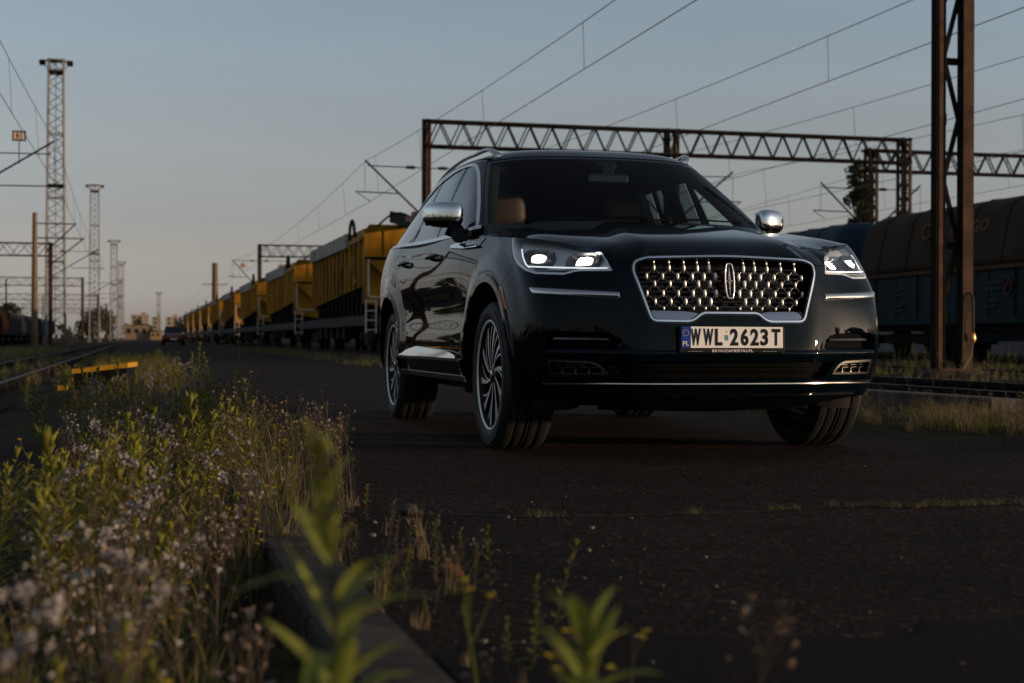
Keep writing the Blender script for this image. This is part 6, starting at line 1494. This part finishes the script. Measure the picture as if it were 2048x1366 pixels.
# stones and litter on the near asphalt
STONE = mat('pale_pebble', (.15, .125, .105), .85, var=.5, vscale=40); STONED = mat('dark_pebble', (.05, .043, .04), .85)
ico = bmesh.new(); bmesh.ops.create_icosphere(ico, subdivisions=1, radius=1); IV = np.array([v.co for v in ico.verts]); IF = np.array([[v.index for v in f.verts] for f in ico.faces]); ico.free()
V = []; F = []; M = []; k = 0
P = np.concatenate([pts_in(330, .52, 1.5, 1.6, 5.2), pts_in(70, .7, 3.4, 2.4, 9), pts_in(70, .62, .95, 4, 12)])
for p in P:
    s_ = r.choice([.0022, .003, .004, .006, .009], p=[.35, .3, .2, .1, .05])*r.uniform(.8, 1.3); c, q = math.cos(p[0]*99), math.sin(p[0]*99)
    W = IV*r.uniform(.65, 1.3, (len(IV), 1))*s_*np.array([1, r.uniform(.6, 1.2), .6]); V.append(np.stack([W[:, 0]*c-W[:, 1]*q+p[0], W[:, 0]*q+W[:, 1]*c+p[1], W[:, 2]+max(0., p[2]+.012)*0+s_*.3+.001], 1)); F.append(IF+k); k += len(IV); M += [0 if r.random() < .45 else 1]*len(IF)
tag(fast_mesh('gravel', np.concatenate(V), [np.concatenate(F)], [STONE, STONED], M), kind='stuff')
def stone(name, loc, s_, m, lab, cat, seed):
    q = np.random.default_rng(seed); bm = bmesh.new(); bmesh.ops.create_icosphere(bm, subdivisions=2, radius=1)
    for v in bm.verts: v.co = Vector((v.co.x*s_[0], v.co.y*s_[1], v.co.z*s_[2]))*(1+.22*math.sin(v.co.x*4+seed)*math.cos(v.co.y*5+v.co.z*3))
    me = bpy.data.meshes.new(name); bm.to_mesh(me); bm.free(); me.materials.append(m); o = bpy.data.objects.new(name, me); COL.objects.link(o); o.location = loc; o.rotation_euler = (.2, .1, seed); tag(o, lab, cat)
stone('brick_fragment', (.74, 3.55, .012), (.024, .034, .016), mat('brick_piece', (.16, .065, .038), .9, var=.4, vscale=30), 'orange brick fragment at the weedy edge of the asphalt', 'brick fragment', 1)
stone('dark_stone', (.86, 4.80, .015), (.03, .035, .02), STONED, 'dark stone lying at the left end of the grassy crack', 'stone', 4)
# --- single plants that stand out
def plant(name, tpl, loc, sc, rz, lab, cat, group=None):
    V, Q, M = tpl; c, s_ = math.cos(rz), math.sin(rz); W = V*sc; W = np.stack([W[:, 0]*c-W[:, 1]*s_, W[:, 0]*s_+W[:, 1]*c, W[:, 2]], 1)
    leaf = np.isin(M, [0, 1, 5, 6]); 
    root = empty(name, loc); tag(root, lab, cat, group)
    for nm, k in (('foliage', leaf), ('stem', ~leaf)):
        if k.any(): u, inv = np.unique(Q[k], return_inverse=True); fast_mesh(nm, W[u], [inv.reshape(-1, 4)], VM, M[k], parent=root)
def t_big(seed, H, L, W, n, m=0):
    q = np.random.default_rng(seed); t = Tpl(); pts = [(.012*math.sin(3*z), .01*z, H*z) for z in np.linspace(0, 1, 7)]; t.stem(pts, .009, 2)
    for i in range(n):
        z = .10+.70*(i/n)+q.uniform(-.02, .02); a = i*2.399+q.uniform(-.5, .5); el = q.uniform(.45, 1.15)
        t.leaf((.012*math.sin(3*z), .01*z, H*z), (math.cos(a)*math.cos(el), math.sin(a)*math.cos(el), math.sin(el)), 0, L*q.uniform(.6, 1.15), W*q.uniform(.65, 1.1), m, q.uniform(.05, .75))
    for i in range(40):
        a = i*2.4+q.uniform(-.4, .4); z = .80+.19*q.random(); k = q.uniform(.3, 1.1); t.leaf((q.normal(0, .004), .01+q.normal(0, .004), H*z), (math.cos(a)*k, math.sin(a)*k, .9), 0, L*q.uniform(.16, .40), W*q.uniform(.3, .6), m if i % 3 else 1, q.uniform(0, .5))
    return t.fin()
VM = [leafmat('fresh_leaf_green', (.235, .265, .045), .3, .35), LEAFD, DRY, GRASSG, GRASSY, FLUFF, YFLOW]
plant('tall_weed', t_big(3, .515, .135, .024, 34), (.170, 1.36, -.04), 1, .4, 'tall blurred green weed with long leaves in the near foreground', 'weed')
def t_rosette(seed, H, L, W, n):
    q = np.random.default_rng(seed); t = Tpl(); t.stem([(0, 0, H*z) for z in np.linspace(0, 1, 4)], .006, 0)
    for i in range(n): a = i*2.399; z = .55+.45*i/n; el = .25+.95*(i/n)+q.uniform(-.15, .15); t.leaf((0, 0, H*z), (math.cos(a)*math.cos(el), math.sin(a)*math.cos(el), math.sin(el)), 0, L*q.uniform(.75, 1.1), W*q.uniform(.8, 1.1), 0, q.uniform(.1, .45))
    return t.fin()
plant('low_weed', t_rosette(6, .275, .095, .024, 20), (.44, 1.44, .0), 1.0, .9, 'low blurred leafy weed at the bottom edge of the picture', 'weed')
for k, (v, u, h) in enumerate(((.36, 1.86, .23), (.44, 1.95, .22), (.30, 2.05, .25), (.50, 2.0, .21))): plant('flower_stalk', t_head(np.random.default_rng(60+k), h*1.05, 'yellow', 3), (v+.16, u-.05, 0), 1, k, 'blurred thin flower stalk with faded yellow heads above the low weed', 'flower stalk', 'blurred flower stalks above the low weed')
plant('dry_weed', t_head(np.random.default_rng(77), .27, 'dry', 16), (.735, 1.70, 0), 1, .5, 'blurred dry brown weed head at the lower right', 'weed')
def t_tall(seed, H):
    q = np.random.default_rng(seed); t = Tpl(); t.stem([(.01*math.sin(5*z), 0, H*z) for z in np.linspace(0, 1, 8)], .007, 0)
    for i in range(9):
        z = .55+.4*i/9; a = 0 if i % 2 else math.pi; a += q.uniform(-.5, .5); b = np.array([0, 0, H*z]); d = np.array([math.cos(a), math.sin(a), 0])*H*.16*q.uniform(.6, 1.3); e = b+d+[0, 0, H*.13*q.uniform(.5, 1.2)]
        t.stem([b, b+d*.5+[0, 0, H*.02], e], .004, 0); t.leaf(e, d+np.array([0, 0, .02]), 0, .035, .009, 0, .3)
    for i in range(14): a = i*2.4; z = .1+.45*i/14; t.leaf((0, 0, H*z), (math.cos(a), math.sin(a), .5), 0, .05, .008, 0, .4)
    return t.fin()
plant('branching_weed', t_tall(8, .60), (.83, 12.7, 0), 1, 0, 'thin pale branching weed standing against the dark road', 'weed')
plant('leafy_weed', t_leafy(np.random.default_rng(15), .44, .11, .022, 36, 0), (6.72, 13.4, 0), 1, .3, 'upright leafy weed beside the broken concrete slab right of the car', 'weed')
plant('leafy_weed', t_leafy(np.random.default_rng(16), .40, .10, .03, 26, 1), (-.22, 17.0, -.15), 1.1, .3, 'broad leaved green weed in front of the low black block', 'weed')
plant('leafy_weed', t_leafy(np.random.default_rng(18), .42, .09, .016, 30, 0), (.55, 15.5, -.02), 1, .3, 'upright green weed at the left edge of the far road', 'weed')
# --- trees
def leaves_cloud(cs, rad, n, size, rg):
    """leaf quads in lumpy clumps"""
    ci = rg.integers(0, len(cs), n); d = rg.normal(size=(n, 3)); d /= np.linalg.norm(d, axis=1)[:, None]; rr = rad[ci]*(rg.random(n)**.45)
    P = cs[ci]+d*rr[:, None]*np.array([1, 1, .85]); a = rg.normal(size=(n, 3)); a /= np.linalg.norm(a, axis=1)[:, None]; b = np.cross(a, rg.normal(size=(n, 3))); b /= np.linalg.norm(b, axis=1)[:, None]
    s_ = (size*rg.uniform(.6, 1.4, n))[:, None]; V = np.stack([P-a*s_-b*s_*.5, P+a*s_*.2-b*s_*.6, P+a*s_+b*s_*.4, P-a*s_*.2+b*s_*.6], 1).reshape(-1, 3)
    return V, np.arange(4*n).reshape(-1, 4), (ci % 3 == 0).astype(int)
def tree(loc, Hh, wd, lab, seed, n=2600, size=.13, group=None, slender=False):
    rg = np.random.default_rng(seed); root = empty('tree', loc); tag(root, lab, 'tree', group); mb = MB(); 
    mb.tube([(0, 0, 0), (.05*Hh*.1, 0, Hh*.3), (.0, .1, Hh*.6), (0, 0, Hh*.9)], [Hh*.028, Hh*.02, Hh*.013, Hh*.004], BARK, 8); cs = []; rad = []
    for i in range(11 if not slender else 13):
        z = Hh*(.28+.65*i/12); a = i*2.4+rg.uniform(-.4, .4); R = wd*(.5 if not slender else .42)*(1-.55*(i/12)**1.5)*rg.uniform(.5, 1.1); e = np.array([math.cos(a)*R, math.sin(a)*R, z+Hh*.10])
        mb.tube([(0, 0, z-Hh*.06), tuple(e*[.55, .55, 1]-[0, 0, Hh*.03]), tuple(e)], [Hh*.009, Hh*.006, Hh*.002], BARK, 6); cs += [e, e*[.6, .6, 1]+[0, 0, Hh*.03]]; rad += [wd*rg.uniform(.14, .24), wd*.18]
    cs.append(np.array([0, 0, Hh*.95])); rad.append(wd*.13)
    mb.build('trunk', root); V, Q, M = leaves_cloud(np.array(cs), np.array(rad), n, size, rg); fast_mesh('crown', V, [Q], [TREEG, TREED], M, parent=root)
tree((43.2, 84, 0), 10.6, 3.0, 'slender dark tree rising left of the right portal posts', 3, 3000, .14, slender=True)
tree((41.6, 82, 0), 6.9, 1.9, 'lower leaning sapling at the foot of the slender tree', 4, 900, .13)
for k, (v, u, h, w_, lab) in enumerate(((-52, 250, 9.5, 12, 'round dark tree under the left portal beams'), (-34, 420, 9, 11, 'dark tree behind the freight wagons near the light towers'), (-13, 520, 10, 13, 'broad dark tree left of the pale workshop'), (20, 540, 9, 14, 'dark tree right of the pale workshop'), (34, 600, 8, 14, 'low tree near the end of the yellow train'))): tree((v, u, -.2), h, w_, lab, 20+k, 1500, .42, 'trees near the end of the tracks')
def treeline(name, pts, h, dep, n, size, seed, lab):
    rg = np.random.default_rng(seed); P = np.array(pts, float); L = np.concatenate([[0], np.cumsum(np.linalg.norm(np.diff(P, axis=0), axis=1))]); k = max(20, int(L[-1]/(h*.55))); q = np.linspace(0, L[-1], k)
    x = np.interp(q, L, P[:, 0])+rg.normal(0, dep, k); y = np.interp(q, L, P[:, 1])+rg.normal(0, dep, k); hh = h*rg.uniform(.55, 1.0, k); cs = []; rad = []
    for i in range(k):
        for f in (.2, .5, .78): cs.append((x[i]+rg.normal(0, h*.12), y[i]+rg.normal(0, h*.12), hh[i]*f)); rad.append(h*rg.uniform(.2, .36))
    V, Q, M = leaves_cloud(np.array(cs), np.array(rad), n, size, rg); V[:, 2] = np.maximum(V[:, 2], -.3); tag(fast_mesh(name, V, [Q], [TREEG, TREED], M), lab, None, None, 'stuff')
treeline('far_woods', [(-420, 760), (-120, 860), (60, 900), (260, 840)], 13, 10, 9000, 1.3, 1, 'dark strip of woods along the horizon')
treeline('added_side_woods', [(-150, 420), (-120, 200), (-105, 40), (-110, -90), (-60, -150)], 12, 5, 9000, .9, 2, 'added woods left of the yard, unseen, reflected in the car')  # unseen treeline added for the reflections in the car's side
treeline('added_back_woods', [(-20, -190), (60, -170), (125, -120), (150, -40), (150, 60), (160, 200)], 9, 5, 14000, .8, 3, 'added woods behind the camera, unseen, reflected in the car')  # unseen treeline added as a low horizon for the car's reflections
